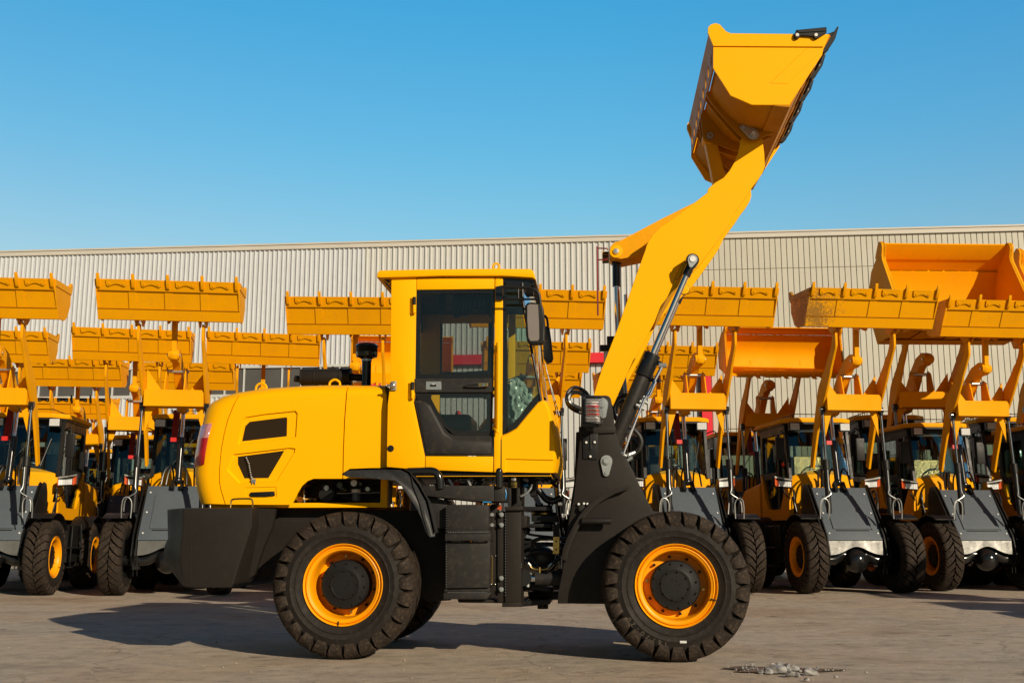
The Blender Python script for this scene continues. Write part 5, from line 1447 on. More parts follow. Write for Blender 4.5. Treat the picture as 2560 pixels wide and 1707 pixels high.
    for s in (-1, 1):
        y = s * W_
        for (xa, xb, ya, yb) in ((cf - 0.10, cf - 0.0, 1.95, 1.95),): pass
        # A pillar slopes, B, C pillars, rails
        m.prism([(cf + 0.06, 1.95), (cf - 0.02, 1.95), (cf - 0.20, zt), (cf - 0.10, zt)], y - 0.03, y + 0.03)
        m.prism([(cf - 0.46, 1.35), (cf - 0.60, 1.35), (cf - 0.60, zt), (cf - 0.46, zt)], y - 0.03, y + 0.03)
        m.prism([(cr, 1.35), (cr + 0.12, 1.35), (cr + 0.12, zt), (cr, zt)], y - 0.03, y + 0.03)
        m.prism([(cf - 0.1, zt - 0.18), (cr, zt - 0.18), (cr, zt), (cf - 0.1, zt)], y - 0.032, y + 0.032)
        m.prism([(cf - 0.55, 1.98), (cr, 1.98), (cr, 2.10), (cf - 0.55, 2.10)], y - 0.028, y + 0.028)
        m.tube([(cf - 0.50, s * (W_ + 0.07), 1.65), (cf - 0.44, s * (W_ + 0.08), 1.9), (cf - 0.44, s * (W_ + 0.08), 2.35), (cf - 0.5, s * (W_ + 0.05), 2.45)], 0.014, smooth=3)
    m.box(cf - 0.22, cf - 0.10, -W_, W_, zt - 0.16, zt); m.box(cr, cr + 0.05, -W_, W_, zt - 0.3, zt); m.box(cr, cr + 0.05, -W_, W_, 1.2, 2.05)
    m.box(cr, cf - 0.05, -W_ + 0.03, W_ - 0.03, zb, zb + 0.06)
    cb = part('cab', m, None, t, bevel=0.006, seg=1)
    m = MB().mat(Yl)
    for s in (-1, 1):
        low = [(cf + 0.02, zb), (cf + 0.06, 1.62), (cf - 0.02, 1.95), (cf - 0.15, 1.80), (cf - 0.42, 1.42), (cr + 0.40, 1.42), (cr + 0.22, 1.62), (cr + 0.10, 2.05), (cr, 2.10), (cr, zb)]
        m.prism(low, s * (W_ + 0.045), s * (W_ - 0.02))
    # cowl under the windscreen
    cow = []
    for (x, z, k) in ((cf + 0.04, zb, 0.0), (cf + 0.08, 1.55, 0.10), (cf + 0.05, 1.90, 0.14), (cf - 0.02, 2.10, 0.12)):
        cow.append([Vector((x + k * (1 - (y / W_) ** 2), y, z - (0.12 * (y / W_) ** 2 if k == 0.12 else 0))) for y in [W_ * (-1 + i / 6) for i in range(13)]])
    m.sheet(cow)
    cy = part('cab_shell', m, None, cb, smooth=50)
    m = MB().mat(Yl)
    rp = [(cf + 0.10, -0.42), (cf + 0.10, 0.42), (cf - 0.12, 0.66), (cr - 0.12, 0.66), (cr - 0.12, -0.66), (cf - 0.12, -0.66)]
    m.prism_plan(rp, zt, zt + 0.085); rf = part('roof', m, None, cb, bevel=0.02, seg=2)
    m = MB().mat('black')
    m.prism_plan([(p[0] * 0.985 - 0.02, p[1] * 0.95) for p in rp], zt - 0.03, zt - 0.002)
    for i in range(9): m.cyl((cf - 0.3 - i * 0.12, -0.35, zt + 0.08), (cf - 0.3 - i * 0.12, -0.35, zt + 0.19), 0.008, seg=6)
    m.tube([(cf - 0.2, -0.35, zt + 0.18), (cf - 0.2, 0.35, zt + 0.18), (cf - 1.3, 0.35, zt + 0.18), (cf - 1.3, -0.35, zt + 0.18), (cf - 0.2, -0.35, zt + 0.18)], 0.008)
    part('roof_rack', m, None, rf)
    m = MB().mat('glass_front')
    g = []
    for (x, z) in ((cf + 0.03, 2.02), (cf - 0.05, 2.5), (cf - 0.13, zt - 0.1)):
        g.append([Vector((x + 0.10 * (1 - (y / 0.55) ** 2), y, z)) for y in [0.55 * (-1 + i / 6) for i in range(13)]])
    m.sheet(g); wsn = part('windscreen', m, None, cb, smooth=70)
    m = MB().mat('glass')
    for s in (-1, 1):
        m.prism([(cf - 0.02, 1.88), (cf - 0.42, 1.42), (cr + 0.38, 1.44), (cr + 0.10, 2.0), (cr + 0.1, zt - 0.18), (cf - 0.16, zt - 0.18)], s * (W_ - 0.005), s * (W_ + 0.002))
    m.prism_plan([(cr + 0.02, -W_), (cr + 0.03, -W_), (cr + 0.03, W_), (cr + 0.02, W_)], 2.05, zt - 0.3)
    part('side_glass', m, None, cb)
    # seat, wheel, column
    m = MB().mat('seat_vinyl'); m.box(-2.35, -1.85, -0.25, 0.25, 1.65, 1.80); m.box(-2.45, -2.30, -0.25, 0.25, 1.75, 2.42); m.box(-2.3, -1.9, -0.2, 0.2, 1.28, 1.66)
    seat_ = part('seat', m, None, cb, bevel=0.04, seg=2)
    m = MB().mat('seat_vinyl'); m.cyl((-1.45, 0, 1.3), (-1.62, 0, 2.05), 0.06, seg=10)
    ctr = Vector((-1.64, 0, 2.10)); nrm = Vector((-0.5, 0, 0.87)); u_ = Vector((0, 1, 0)); v_ = nrm.cross(u_)
    m.tube([ctr + (u_ * math.cos(a) + v_ * math.sin(a)) * 0.2 for a in [2 * PI * i / 20 for i in range(21)]], 0.016, seg=6)
    m.box(-1.5, -1.36, -0.28, 0.28, 1.9, 2.02)
    part('steering_wheel', m, None, cb)
    # work lights, wipers, mirrors, headlights
    for s in (-1, 1):
        m = MB().mat('black'); m.box(cf + 0.02, cf + 0.10, s * 0.47 - 0.10, s * 0.47 + 0.10, zt - 0.155, zt - 0.005)
        m.mat('led_white').box(cf + 0.10, cf + 0.108, s * 0.47 - 0.088, s * 0.47 + 0.088, zt - 0.145, zt - 0.015)
        part('work_light', m, None, cb, bevel=0.004, seg=1)
        m = MB().mat('black')
        m.tube([(cf - 0.12, s * 0.58, 2.75), (cf + 0.02, s * 0.70, 2.80), (cf + 0.06, s * 0.75, 2.7), (cf + 0.06, s * 0.75, 2.35)], 0.012, smooth=3, seg=6)
        m.prism([(cf + 0.03, 2.28), (cf + 0.09, 2.28), (cf + 0.09, 2.68), (cf + 0.03, 2.68)], s * 0.75 - 0.075, s * 0.75 + 0.075)
        part('mirror', m, None, cb, bevel=0.015, seg=2)
        # headlight on its bracket
        m = MB().mat('black'); m.tube([(-1.15, s * 0.62, 1.6), (-1.02, s * 0.72, 1.62), (-0.98, s * 0.80, 1.72)], 0.016, smooth=3, seg=6)
        def hl(y0, y1, z0a, z1a, z0b, z1b, x0, x1):
            v = [m.bm.verts.new(p) for p in ((x0, s * y0, z0a), (x0, s * y0, z1a), (x0 + 0.02, s * y1, z0b), (x0 + 0.02, s * y1, z1b), (x1, s * y0, z0a), (x1, s * y0, z1a), (x1 - 0.05, s * y1, z0b), (x1 - 0.05, s * y1, z1b))]
            for q in ((0, 1, 3, 2), (4, 6, 7, 5), (0, 4, 5, 1), (2, 3, 7, 6), (0, 2, 6, 4), (1, 5, 7, 3)): m._f([v[i] for i in q])
        hl(0.66, 0.99, 1.76, 1.93, 1.80, 1.99, -1.05, -0.93)
        h_ = part('headlight', m, None, t, bevel=0.01, seg=1)
        m = MB().mat('led_white'); hl(0.68, 0.90, 1.785, 1.88, 1.80, 1.89, -0.95, -0.918); m.mat('silver_paint'); hl(0.67, 0.97, 1.90, 1.925, 1.945, 1.975, -0.95, -0.915)
        m.mat('amber_lens'); hl(0.91, 0.965, 1.79, 1.90, 1.81, 1.94, -0.96, -0.93); hl(0.665, 0.69, 1.77, 1.90, 1.77, 1.90, -0.95, -0.915)
        part('lens', m, None, h_)
    m = MB().mat('hose')
    m.tube([(cf + 0.16, -0.25, 2.12), (cf + 0.04, 0.10, 2.6)], 0.008, seg=6); m.tube([(cf + 0.16, 0.30, 2.12), (cf + 0.04, 0.42, 2.6)], 0.008, seg=6)
    part('wiper', m, None, wsn)
    m = MB().mat('hose')
    for (y, b) in ((-0.22, 0.1), (0.12, -0.1), (-0.30, 0.12), (0.28, -0.06)):
        m.tube([(-0.62, y, 1.78), (-0.70, y + b * 0.3, 2.02), (-0.78, y + b, 2.10), (-0.86, y + b * 1.3, 1.95), (-0.9, y + b * 1.2, 1.6)], 0.016, smooth=4, seg=7)
    for s in (-1, 1):
        m.tube([(-0.8, s * 0.66, 1.5), (-0.7, s * 0.72, 1.72), (-0.62, s * 0.75, 1.55), (-0.7, s * 0.72, 1.25), (-0.85, s * 0.66, 1.15)], 0.018, smooth=4, seg=7)
        m.tube([(-0.82, s * 0.68, 1.45), (-0.66, s * 0.76, 1.6), (-0.58, s * 0.72, 1.3)], 0.014, smooth=4, seg=7)
    part('hydraulic_hose', m, None, t)
    # the chassis sits further back than the arms' crossbar
    for c in list(t.children) + [c for c in ff.children if c.name.split('.')[0] in ('cover_plate', 'apron', 'cylinder_mount')]:
        if c is not ff: c.location.x -= 0.45
    arm_set(t, Yl)
    yard_bucket(t, **bucket_kw)
    return t
def kids(o): return [c for c in bpy.data.objects if c.parent == o]
def copy_tree(o, parent=None, skip=()):
    c = o.copy(); col.objects.link(c)
    if parent: c.parent = parent
    for ch in CH.get(o.name, []):
        if ch.name.split('.')[0] in skip: continue
        copy_tree(ch, c, skip)
    return c
PROTO = build_yard_loader('yard_yellow', {})
PROTO_O = build_yard_loader('yard_orange', {'mat': 'yard_orange'})
for p_ in (PROTO, PROTO_O): split_tree(p_, {'hydraulic_hose', 'bolt', 'axle', 'cylinder_mount', 'wiper', 'lens'})
CH = {}
for o in list(bpy.data.objects):
    if o.parent: CH.setdefault(o.parent.name, []).append(o)
GRP = 'wheel loaders parked in rows in the yard'
#  lip centre (px, py), yaw deg, scale, variant, label
SPOTS = [
 (-46, 690, 6.0, 1.0, 'std', 'leftmost front row loader, its yellow cab side, headlight and orange wheel rim fully visible'),
 (420, 699, 7.3, 1.0, 'std', 'loader just left of the front machine, its bucket highest at left over a shaded plate'),
 (878, 740, 2.0, 1.0, 'std', 'loader whose raised bucket shows directly above the black silencer, its body hidden'),
 (1350, 721, 6.0, 1.0, 'std', 'loader whose raised bucket shows behind the cab mirror, crossed by the thin dark red rod'),
 (1780, 714, 5.4, 1.0, 'std', 'loader with black mirrors seen behind the chrome lift cylinder, its plate above the front wheel'),
 (2188, 720, 6.2, 1.0, 'worn', 'loader whose raised bucket has a scuffed dirty patch on its left face'),
 (2521, 749, 6.0, 1.0, 'foil', 'loader with the sunlit shiny axle ball at right, bucket cut by the right edge'),
 (2880, 752, 6.0, 1.0, 'std', 'loader cut by the right edge, only its dark cab side and a wheel showing'),
 (-30, 823, 9.0, 1.0, 'std', 'second row loader cut by the left edge, bucket under the leftmost high bucket'),
 (330, 820, 12.0, 1.0, 'std', 'second row loader with a deeply shaded crossbar, bucket below the highest left bucket'),
 (661, 831, 12.0, 1.0, 'std', 'second row loader whose bucket hangs just above the rear lifting eye of the hood'),
 (1346, 852, 6.0, 1.0, 'std', 'second row loader whose bucket is the middle of three stacked right of the cab'),
 (1668, 862, 6.0, 1.0, 'std', 'second row loader whose bucket lies behind the black barrel top of the lift cylinder'),
 (175, 896, 7.0, 1.0, 'std', 'third row loader whose low bucket shows directly over the left yellow cab roof'),
 (462, 905, 7.0, 1.0, 'std', 'third row loader whose low bucket shows between the arms of the highest left loader'),
 (1343, 928, 6.0, 1.0, 'std', 'third row loader whose bucket is the lowest of three stacked right of the cab'),
 (1610, 930, 6.0, 1.0, 'std', 'third row loader whose bucket shows lowest, under the second row one beside the lift cylinder'),
 (180, 993, 5.0, 1.0, 'blackteeth', 'far loader behind the left cab roof, its low bucket edged with black teeth'),
]
def place(px, py, yaw, sc, proto, z_lip, x_lip, skip=()):
    root = copy_tree(proto, None, skip)
    P = on_z(px, py, z_lip * sc)
    fwd = YAW0 + R(yaw) + PI
    root.rotation_euler = (0, 0, fwd)
    root.scale = (sc, sc, sc)
    root.location = (P.x - math.cos(fwd) * x_lip * sc, P.y - math.sin(fwd) * x_lip * sc, 0)
    root['group'] = GRP
    return root
used = set()
for i, (px, py, yaw, sc, var, lab) in enumerate(SPOTS):
    skip = ()
    if var in ('worn', 'blackteeth'): skip = ('bucket',)
    r_ = place(px, py, yaw, sc, PROTO_O if var == 'blackteeth' else PROTO, LIPZ, LIPX, skip)
    r_['label'] = lab; r_['category'] = 'wheel loader'
    if var == 'worn': yard_bucket(r_, worn=True)
    if var == 'blackteeth': yard_bucket(r_, mat='yard_orange', edge='black')
    if px in (2188, 2521):
        m = MB().mat('gold_foil'); m.box(-2.34, -1.84, -0.27, 0.27, 1.66, 1.83); m.box(-2.47, -2.29, -0.27, 0.27, 1.75, 2.40)
        part('seat_cover', m, None, r_, bevel=0.05, seg=2)
# loaders with their buckets tipped towards the camera
def tipped(px, py_top, yaw, sc, W, rot, bsc, proto, mat, lab, pin_dz=0.0, edge=None):
    """py_top: image row of the bucket's highest edge"""
    root = copy_tree(proto, None, ('bucket', 'link_rod'))
    fwd = YAW0 + R(yaw) + PI
    c, s = math.cos(rot), math.sin(rot)
    tx, tz = SPILL[2]
    top = (PB[1] + (-tx * s + tz * c) * bsc) * sc; xo = (PB[0] + (tx * c + tz * s) * bsc) * sc
    P = on_z(px, py_top, top)
    root.rotation_euler = (0, 0, fwd); root.scale = (sc,) * 3
    root.location = (P.x - math.cos(fwd) * xo, P.y - math.sin(fwd) * xo, 0)
    root['group'] = GRP; root['label'] = lab; root['category'] = 'wheel loader'
    yard_bucket(root, W=W / sc, rot=rot, mat=mat, sc=bsc)
    print('TIPPED', root.location, top)
    return root
tipped(1958, 818, 4.0, 1.12, 1.27, R(80), 1.05, PROTO_O, 'yard_orange', 'orange loader standing back in the yard, its wide bucket tipped fully forward with teeth down')
tipped(2362, 609, 2.0, 1.15, 1.24, R(56), 1.9, PROTO, 'yard_yellow', 'large loader whose huge open bucket stands highest, a diagonal shadow across its hollow side')
tipped(2700, 626, 2.0, 1.15, 1.24, R(56), 1.9, PROTO, 'yard_orange', 'large loader at the right edge, only the corner of its open bucket showing')
tipped(1006, 840, 5.0, 1.0, 0.97, R(84), 1.0, PROTO, 'yard_yellow', 'loader with tipped bucket seen between the pre-cleaner and cab and through the door glass')
# the neighbour of the front machine, just beyond the frame: its shadow crosses the yard at right
nb_ = copy_tree(ML, None)
nb_.location = (10.9, YC + 0.9, 0); nb_['label'] = 'second side-on loader standing ahead of the first, casting long thin shadows over the yard'
# remove the two prototypes
def drop(o):
    for ch in CH.get(o.name, []): drop(ch)
    bpy.data.objects.remove(o)
drop(PROTO); drop(PROTO_O)
# ================================================================== ground
m, nt, b, out = nmat('concrete')
tc = N(nt, 'ShaderNodeTexCoord')
mp_ = N(nt, 'ShaderNodeMapping'); mp_.inputs['Scale'].default_value = (0.95, 1.0, 1.0); mp_.inputs['Rotation'].default_value = (0, 0, R(-4))
nt.links.new(tc.outputs['Object'], mp_.inputs[0])
n1 = N(nt, 'ShaderNodeTexNoise', i_Scale=0.55, i_Detail=8.0, i_Roughness=0.62, i_Distortion=0.6); nt.links.new(mp_.outputs[0], n1.inputs['Vector'])
n2 = N(nt, 'ShaderNodeTexNoise', i_Scale=5.5, i_Detail=12.0, i_Roughness=0.72, i_Distortion=0.3); nt.links.new(mp_.outputs[0], n2.inputs['Vector'])
n3 = N(nt, 'ShaderNodeTexNoise', i_Scale=60.0, i_Detail=8.0, i_Roughness=0.8); nt.links.new(tc.outputs['Object'], n3.inputs['Vector'])
c1 = ramp(nt, n1.outputs['Fac'], [(0.30, (0.335, 0.245, 0.170)), (0.45, (0.430, 0.335, 0.245)), (0.60, (0.395, 0.325, 0.255)), (0.75, (0.50, 0.40, 0.30))])
c2 = ramp(nt, n2.outputs['Fac'], [(0.30, gray(0.62)), (0.50, gray(0.95)), (0.72, gray(1.16))])
c3 = ramp(nt, n3.outputs['Fac'], [(0.25, gray(0.72)), (0.5, gray(1.0)), (0.75, gray(1.25))])
def mul(a, bb, f=1.0):
    x = N(nt, 'ShaderNodeMix', data_type='RGBA', blend_type='MULTIPLY'); x.inputs[0].default_value = f
    nt.links.new(a, x.inputs[6]); nt.links.new(bb, x.inputs[7]); return x.outputs[2]
cc = mul(mul(c1, c2), c3, 0.8)
# long rubber / oil marks along the yard
mp2 = N(nt, 'ShaderNodeMapping'); mp2.inputs['Scale'].default_value = (0.5, 0.9, 1.0); mp2.inputs['Rotation'].default_value = (0, 0, R(3)); nt.links.new(tc.outputs['Object'], mp2.inputs[0])
n4 = N(nt, 'ShaderNodeTexNoise', i_Scale=1.4, i_Detail=7.0, i_Roughness=0.6); nt.links.new(mp2.outputs[0], n4.inputs['Vector'])
s4 = ramp(nt, n4.outputs['Fac'], [(0.36, gray(0.7)), (0.50, gray(1.0))]); cc = mul(cc, s4, 0.7)
n5 = N(nt, 'ShaderNodeTexNoise', i_Scale=3.3, i_Detail=3.0, i_Roughness=0.5)
mp3 = N(nt, 'ShaderNodeMapping'); mp3.inputs['Scale'].default_value = (1.0, 1.5, 1.0); nt.links.new(tc.outputs['Object'], mp3.inputs[0]); nt.links.new(mp3.outputs[0], n5.inputs['Vector'])
s5 = ramp(nt, n5.outputs['Fac'], [(0.685, gray(1.0)), (0.72, gray(0.28))]); cc = mul(cc, s5, 0.8)
# cracks
nd = N(nt, 'ShaderNodeTexNoise', i_Scale=1.6, i_Detail=6.0); nt.links.new(tc.outputs['Object'], nd.inputs['Vector'])
ma = N(nt, 'ShaderNodeVectorMath', operation='MULTIPLY_ADD'); nt.links.new(nd.outputs['Color'], ma.inputs[0]); ma.inputs[1].default_value = (0.9, 0.9, 0.9); nt.links.new(tc.outputs['Object'], ma.inputs[2])
vo = N(nt, 'ShaderNodeTexVoronoi', feature='DISTANCE_TO_EDGE', i_Scale=0.22); nt.links.new(ma.outputs[0], vo.inputs['Vector'])
cr = ramp(nt, vo.outputs['Distance'], [(0.0, gray(0.45)), (0.0022, gray(1.0))]); cc = mul(cc, cr, 0.7)
br = N(nt, 'ShaderNodeMix', data_type='RGBA', blend_type='MULTIPLY'); br.inputs[0].default_value = 1.0; br.inputs[7].default_value = (1.10, 1.15, 1.20, 1); nt.links.new(cc, br.inputs[6]); cc = br.outputs[2]
nt.links.new(cc, b.inputs['Base Color'])
rr = ramp(nt, n1.outputs['Fac'], [(0.3, gray(0.62)), (0.7, gray(0.88))]); nt.links.new(rr, b.inputs['Roughness'])
b.inputs['Specular IOR Level'].default_value = 0.35
bp1 = N(nt, 'ShaderNodeBump', i_Strength=0.55, i_Distance=0.012)
ad = N(nt, 'ShaderNodeMath', operation='ADD'); nt.links.new(n3.outputs['Fac'], ad.inputs[0])
m6 = N(nt, 'ShaderNodeMath', operation='MULTIPLY'); nt.links.new(n2.outputs['Fac'], m6.inputs[0]); m6.inputs[1].default_value = 2.2
nt.links.new(m6.outputs[0], ad.inputs[1]); nt.links.new(ad.outputs[0], bp1.inputs['Height']); nt.links.new(bp1.outputs[0], b.inputs['Normal'])
g = MB().mat('concrete')
import itertools
xs_ = [-600, -60, -30, -15] + [-12 + i * 0.5 for i in range(49)] + [15, 30, 60, 600]
ys_ = [-40, 0, 3] + [4 + i * 0.4 for i in range(60)] + [30, 40, 60, 120, 900]
from mathutils import noise as mnoise
grid = [[Vector((x, y, 0.012 * (mnoise.noise(Vector((x * 0.35, y * 0.35, 0)))) if (abs(x) < 12 and 4 < y < 28 and not (6.6 < y < 11.6 and abs(x) < 4)) else 0.0)) for x in xs_] for y in ys_]
g.sheet(grid)
go = link('ground', g.mesh('ground', smooth=60)); go['kind'] = 'structure'
# loose grit
m = MB().mat('grit')
paint('grit', (0.42, 0.34, 0.26), (0.26, 0.21, 0.16), rough=0.9, scale=2)
rnd = random.Random(3)
for i in range(1500):
    y = 4.6 + 12 * rnd.random() ** 1.4; x = rnd.uniform(-0.62, 0.62) * y
    r = rnd.uniform(0.0025, 0.007) * (1.9 if rnd.random() < 0.05 else 1)
    p = [Vector((x + r * rnd.uniform(0.7, 1.3) * a, y + r * rnd.uniform(0.7, 1.3) * b_, r * rnd.uniform(0.5, 0.9) * c + 0.003)) for a, b_, c in ((1, 0, 0), (0, 1, 0), (-1, 0, 0), (0, -1, 0), (0, 0, 1.2))]
    v = [m.bm.verts.new(q) for q in p]
    for k in range(4): m._f([v[k], v[(k + 1) % 4], v[4]])
o = link('grit', m.mesh('grit', smooth=0)); tag(o, 'loose grit and small stones scattered over the concrete yard', 'grit', kind='stuff')
# melting ice lumps on a wet patch
paint('wet_patch', (0.075, 0.062, 0.05), (0.05, 0.042, 0.036), rough=0.22, scale=6, bump=0.3)
m_, nt, b, out = nmat('ice')
tc = N(nt, 'ShaderNodeTexCoord'); no = N(nt, 'ShaderNodeTexNoise', i_Scale=22.0, i_Detail=6.0); nt.links.new(tc.outputs['Object'], no.inputs['Vector'])
nt.links.new(ramp(nt, no.outputs['Fac'], [(0.35, (0.25, 0.24, 0.23)), (0.65, (0.60, 0.58, 0.56))]), b.inputs['Base Color']); b.inputs['Roughness'].default_value = 0.25
b.inputs['Transmission Weight'].default_value = 0.35; b.inputs['IOR'].default_value = 1.31
bb_ = N(nt, 'ShaderNodeBump', i_Strength=0.5, i_Distance=0.01); nt.links.new(no.outputs['Fac'], bb_.inputs['Height']); nt.links.new(bb_.outputs[0], b.inputs['Normal'])
c0 = on_z(1958, 1676); 
ice = thing('ice_heap', 'small heap of melting ice lumps on a wet patch right of the front wheel', 'ice', (c0.x, c0.y, 0))
m = MB().mat('wet_patch')
ring_ = []
for i in range(40):
    a = 2 * PI * i / 40; k = 1 + 0.25 * math.sin(3 * a + 1) + 0.12 * math.sin(7 * a) + rnd.uniform(-0.05, 0.05)
    ring_.append(Vector((0.36 * k * math.cos(a) - 0.03, 0.17 * k * math.sin(a), 0.008)))
v = [m.bm.verts.new(p) for p in ring_]; m._f(v); part('wet_patch', m, None, ice)
for (px, py, r) in ((1920, 1678, 0.05), (1945, 1674, 0.075), (1968, 1670, 0.065), (1985, 1672, 0.05), (1976, 1686, 0.05), (1950, 1664, 0.045), (2023, 1681, 0.055), (2038, 1684, 0.038), (1905, 1680, 0.03), (2018, 1700, 0.026), (1880, 1662, 0.022), (2090, 1693, 0.018), (1993, 1688, 0.03)):
    c = on_z(px, py + r * 120)
    m = MB().mat('ice')
    bmx = bmesh.new()
    for _ in range(16):
        a_ = rnd.uniform(0, 2 * PI); ph = rnd.uniform(-0.9, 1.4)
        k_ = r * rnd.uniform(0.75, 1.0)
        bmx.verts.new((k_ * math.cos(a_) * math.cos(ph), k_ * math.sin(a_) * math.cos(ph), max(-r * 0.3, 0.62 * k_ * math.sin(ph))))
    bmesh.ops.convex_hull(bmx, input=bmx.verts)
    bmesh.ops.delete(bmx, geom=[v_ for v_ in bmx.verts if not v_.link_faces], context='VERTS')
    bmesh.ops.recalc_face_normals(bmx, faces=bmx.faces)
    bmesh.ops.bevel(bmx, geom=list(bmx.edges), offset=r * 0.07, segments=2, affect='EDGES', clamp_overlap=True)
    me = bpy.data.meshes.new('ice_lump'); bmx.to_mesh(me); bmx.free(); me.materials.append(MATS['ice'])
    link('ice_lump', me, ice, (c.x - c0.x, c.y - c0.y, r * 0.22 + 0.006), (0, 0, rnd.random() * 6))
m = MB().mat('ice')
for i in range(70):
    a_ = rnd.uniform(0, 2 * PI); q_ = abs(rnd.gauss(0, 0.16)); s_ = rnd.uniform(0.003, 0.011)
    m.ball((q_ * 1.9 * math.cos(a_), q_ * 0.9 * math.sin(a_), s_ * 0.5 + 0.008), s_, 6, (1.2, 1, 0.7))
part('ice_crumbs', m, None, ice, smooth=0)
# ================================================================== warehouse
WY = 46.0
# the wall is slightly oblique: solve for the direction that puts its roof edge on the photographed line
pl = None
lo, hi = -0.2, 0.2
def wall_pt(px, py, k):
    d = ray(px, py); t = WY / (d.y - k * d.x); return Vector((d.x * t, d.y * t, CAM_H + d.z * t))
for _ in range(60):
    k = (lo + hi) / 2
    if wall_pt(0, 628, k).z - wall_pt(2560, 562, k).z > 0: lo = k
    else: hi = k
    # k: wall is y = WY + k*x
KW = k
za_ = wall_pt(0, 628, KW); zb2 = wall_pt(2560, 562, KW)
print('WALL k', KW, za_, zb2)
ang = math.atan(KW)
WH = (za_.z + zb2.z) / 2
WH0 = WH - 0.25
wh = thing('warehouse', 'long pale corrugated steel warehouse with a red door frame behind the loaders', 'building', (0, WY, 0), ang)
def wx(px, py=1000): return wall_pt(px, py, KW).x / math.cos(ang)
def wz(px, py): return wall_pt(px, py, KW).z
paint('cladding_grey', (0.53, 0.555, 0.585), (0.49, 0.51, 0.54), rough=0.42, scale=0.35, spec=0.5, dirt=(0.40, 0.36, 0.30), dirtamt=0.35)
paint('cladding_white', (0.53, 0.54, 0.53), (0.48, 0.49, 0.48), rough=0.5, scale=0.3, spec=0.4, dirt=(0.42, 0.37, 0.28), dirtamt=0.3)
paint('cladding_beige', (0.50, 0.485, 0.415), (0.46, 0.445, 0.38), rough=0.55, scale=0.3, dirt=(0.42, 0.36, 0.25), dirtamt=0.25)
paint('seam_dark', (0.16, 0.13, 0.10), None, rough=0.8)  # dark brown for the lap joint and the sheet behind the cladding
paint('flashing', (0.5, 0.48, 0.43), (0.55, 0.52, 0.46), rough=0.5, scale=0.6)
paint('window_dark', (0.10, 0.095, 0.09), (0.065, 0.062, 0.06), rough=0.25, scale=0.5)
def cladding(name, x0, x1, z0, z1, pitch, kind, mat, z_top=None):
    m = MB().mat(mat); x = x0; pts = []
    while x < x1:
        if kind == 'rib':      # broad flat pans, trapezoid ribs
            pts += [(x, 0), (x + pitch * 0.46, 0), (x + pitch * 0.58, -0.055), (x + pitch * 0.74, -0.055), (x + pitch * 0.93, 0)]
        else:                  # flat boards with narrow grooves
            pts += [(x, 0), (x + pitch * 0.86, 0), (x + pitch * 0.89, 0.045), (x + pitch * 0.97, 0.045)]
        x += pitch
    a = [m.bm.verts.new((p[0], p[1], z0)) for p in pts]; b_ = [m.bm.verts.new((p[0], p[1], z1)) for p in pts]
    for i in range(len(a) - 1): m._f([a[i], a[i + 1], b_[i + 1], b_[i]])
    return part(name, m, None, wh, smooth=0)
xl, xm, xr = -70.0, wx(1434), wx(1596)
xq = wx(1060)
zw_t = wz(500, 920); zw_b = wz(500, 989)
xwin1 = wx(900)
cladding('wall_cladding', xl, xwin1, zw_t, WH0, 0.21, 'rib', 'cladding_grey')
cladding('wall_cladding', xl, xwin1, 0, zw_b, 0.21, 'rib', 'cladding_grey')
cladding('wall_cladding', xwin1, xr, 0, WH0, 0.235, 'rib', 'cladding_white')
cladding('wall_cladding', xr, 60, 0, WH0, 0.235, 'groove', 'cladding_beige')
m = MB().mat('flashing'); m.box(xl, 60, -0.10, 0.3, WH0 - 0.02, WH0 + 0.17); m.box(xl, 60, -0.14, 0.3, WH0 + 0.17, WH0 + 0.24)
part('parapet', m, None, wh)
m = MB().mat('flashing'); m.box(xl, 60, 0.3, 30, WH0 - 0.4, WH0 + 0.05); m.box(xl, 60, 29.9, 30, 0, WH0 - 0.4); m.box(xl, xl + 0.1, 0.3, 30, 0, WH0 - 0.4); m.box(59.9, 60, 0.3, 30, 0, WH0 - 0.4)
m.mat('seam_dark').box(xl, 60, 0.08, 0.12, 0, WH0 - 0.4)
part('roof', m, None, wh)
# ribbon window
m = MB().mat('window_dark'); m.box(xl, xwin1, 0.04, 0.06, zw_b, zw_t); rwin = part('ribbon_window', m, None, wh)
m = MB().mat('cladding_white')
x = xl
m.box(xl, xwin1, -0.05, 0.05, zw_b - 0.08, zw_b + 0.04); m.box(xl, xwin1, -0.05, 0.05, zw_t - 0.04, zw_t + 0.08)
step = wx(520, 950) - wx(473, 950)
x = wx(98, 950) - step * 40
while x < xwin1:
    m.box(x - 0.035, x + 0.035, -0.01, 0.045, zw_b + 0.04, zw_t - 0.04); x += step
part('mullions', m, None, rwin)
# wall seam (horizontal lap joint) and red portal
m = MB().mat('seam_dark'); zl = wz(1900, 672); m.box(xr, 60, -0.012, -0.002, zl, zl + 0.015)
part('lap_joint', m, None, wh)
m = MB().mat('gate_red')
x1_, x2_ = wx(928), wx(1753); wpost = wx(1778) - wx(1753); zt_ = wz(1500, 885); zb_ = wz(1500, 909)
m.box(x1_, x1_ + wpost, -0.35, -0.04, 0, zb_); m.box(x2_, x2_ + wpost, -0.35, -0.04, 0, zb_); m.box(x1_ - 0.0, x2_ + wpost, -0.40, -0.04, zb_, zt_)
part('door_frame', m, None, wh)
m = MB().mat('cladding_white'); xx = x1_ + wpost
while xx < x2_ - 0.1:
    m.box(xx + 0.01, xx + 0.20, -0.12, -0.05, 0.05, zb_ - 0.03); xx += 0.235
part('sliding_door', m, None, wh)
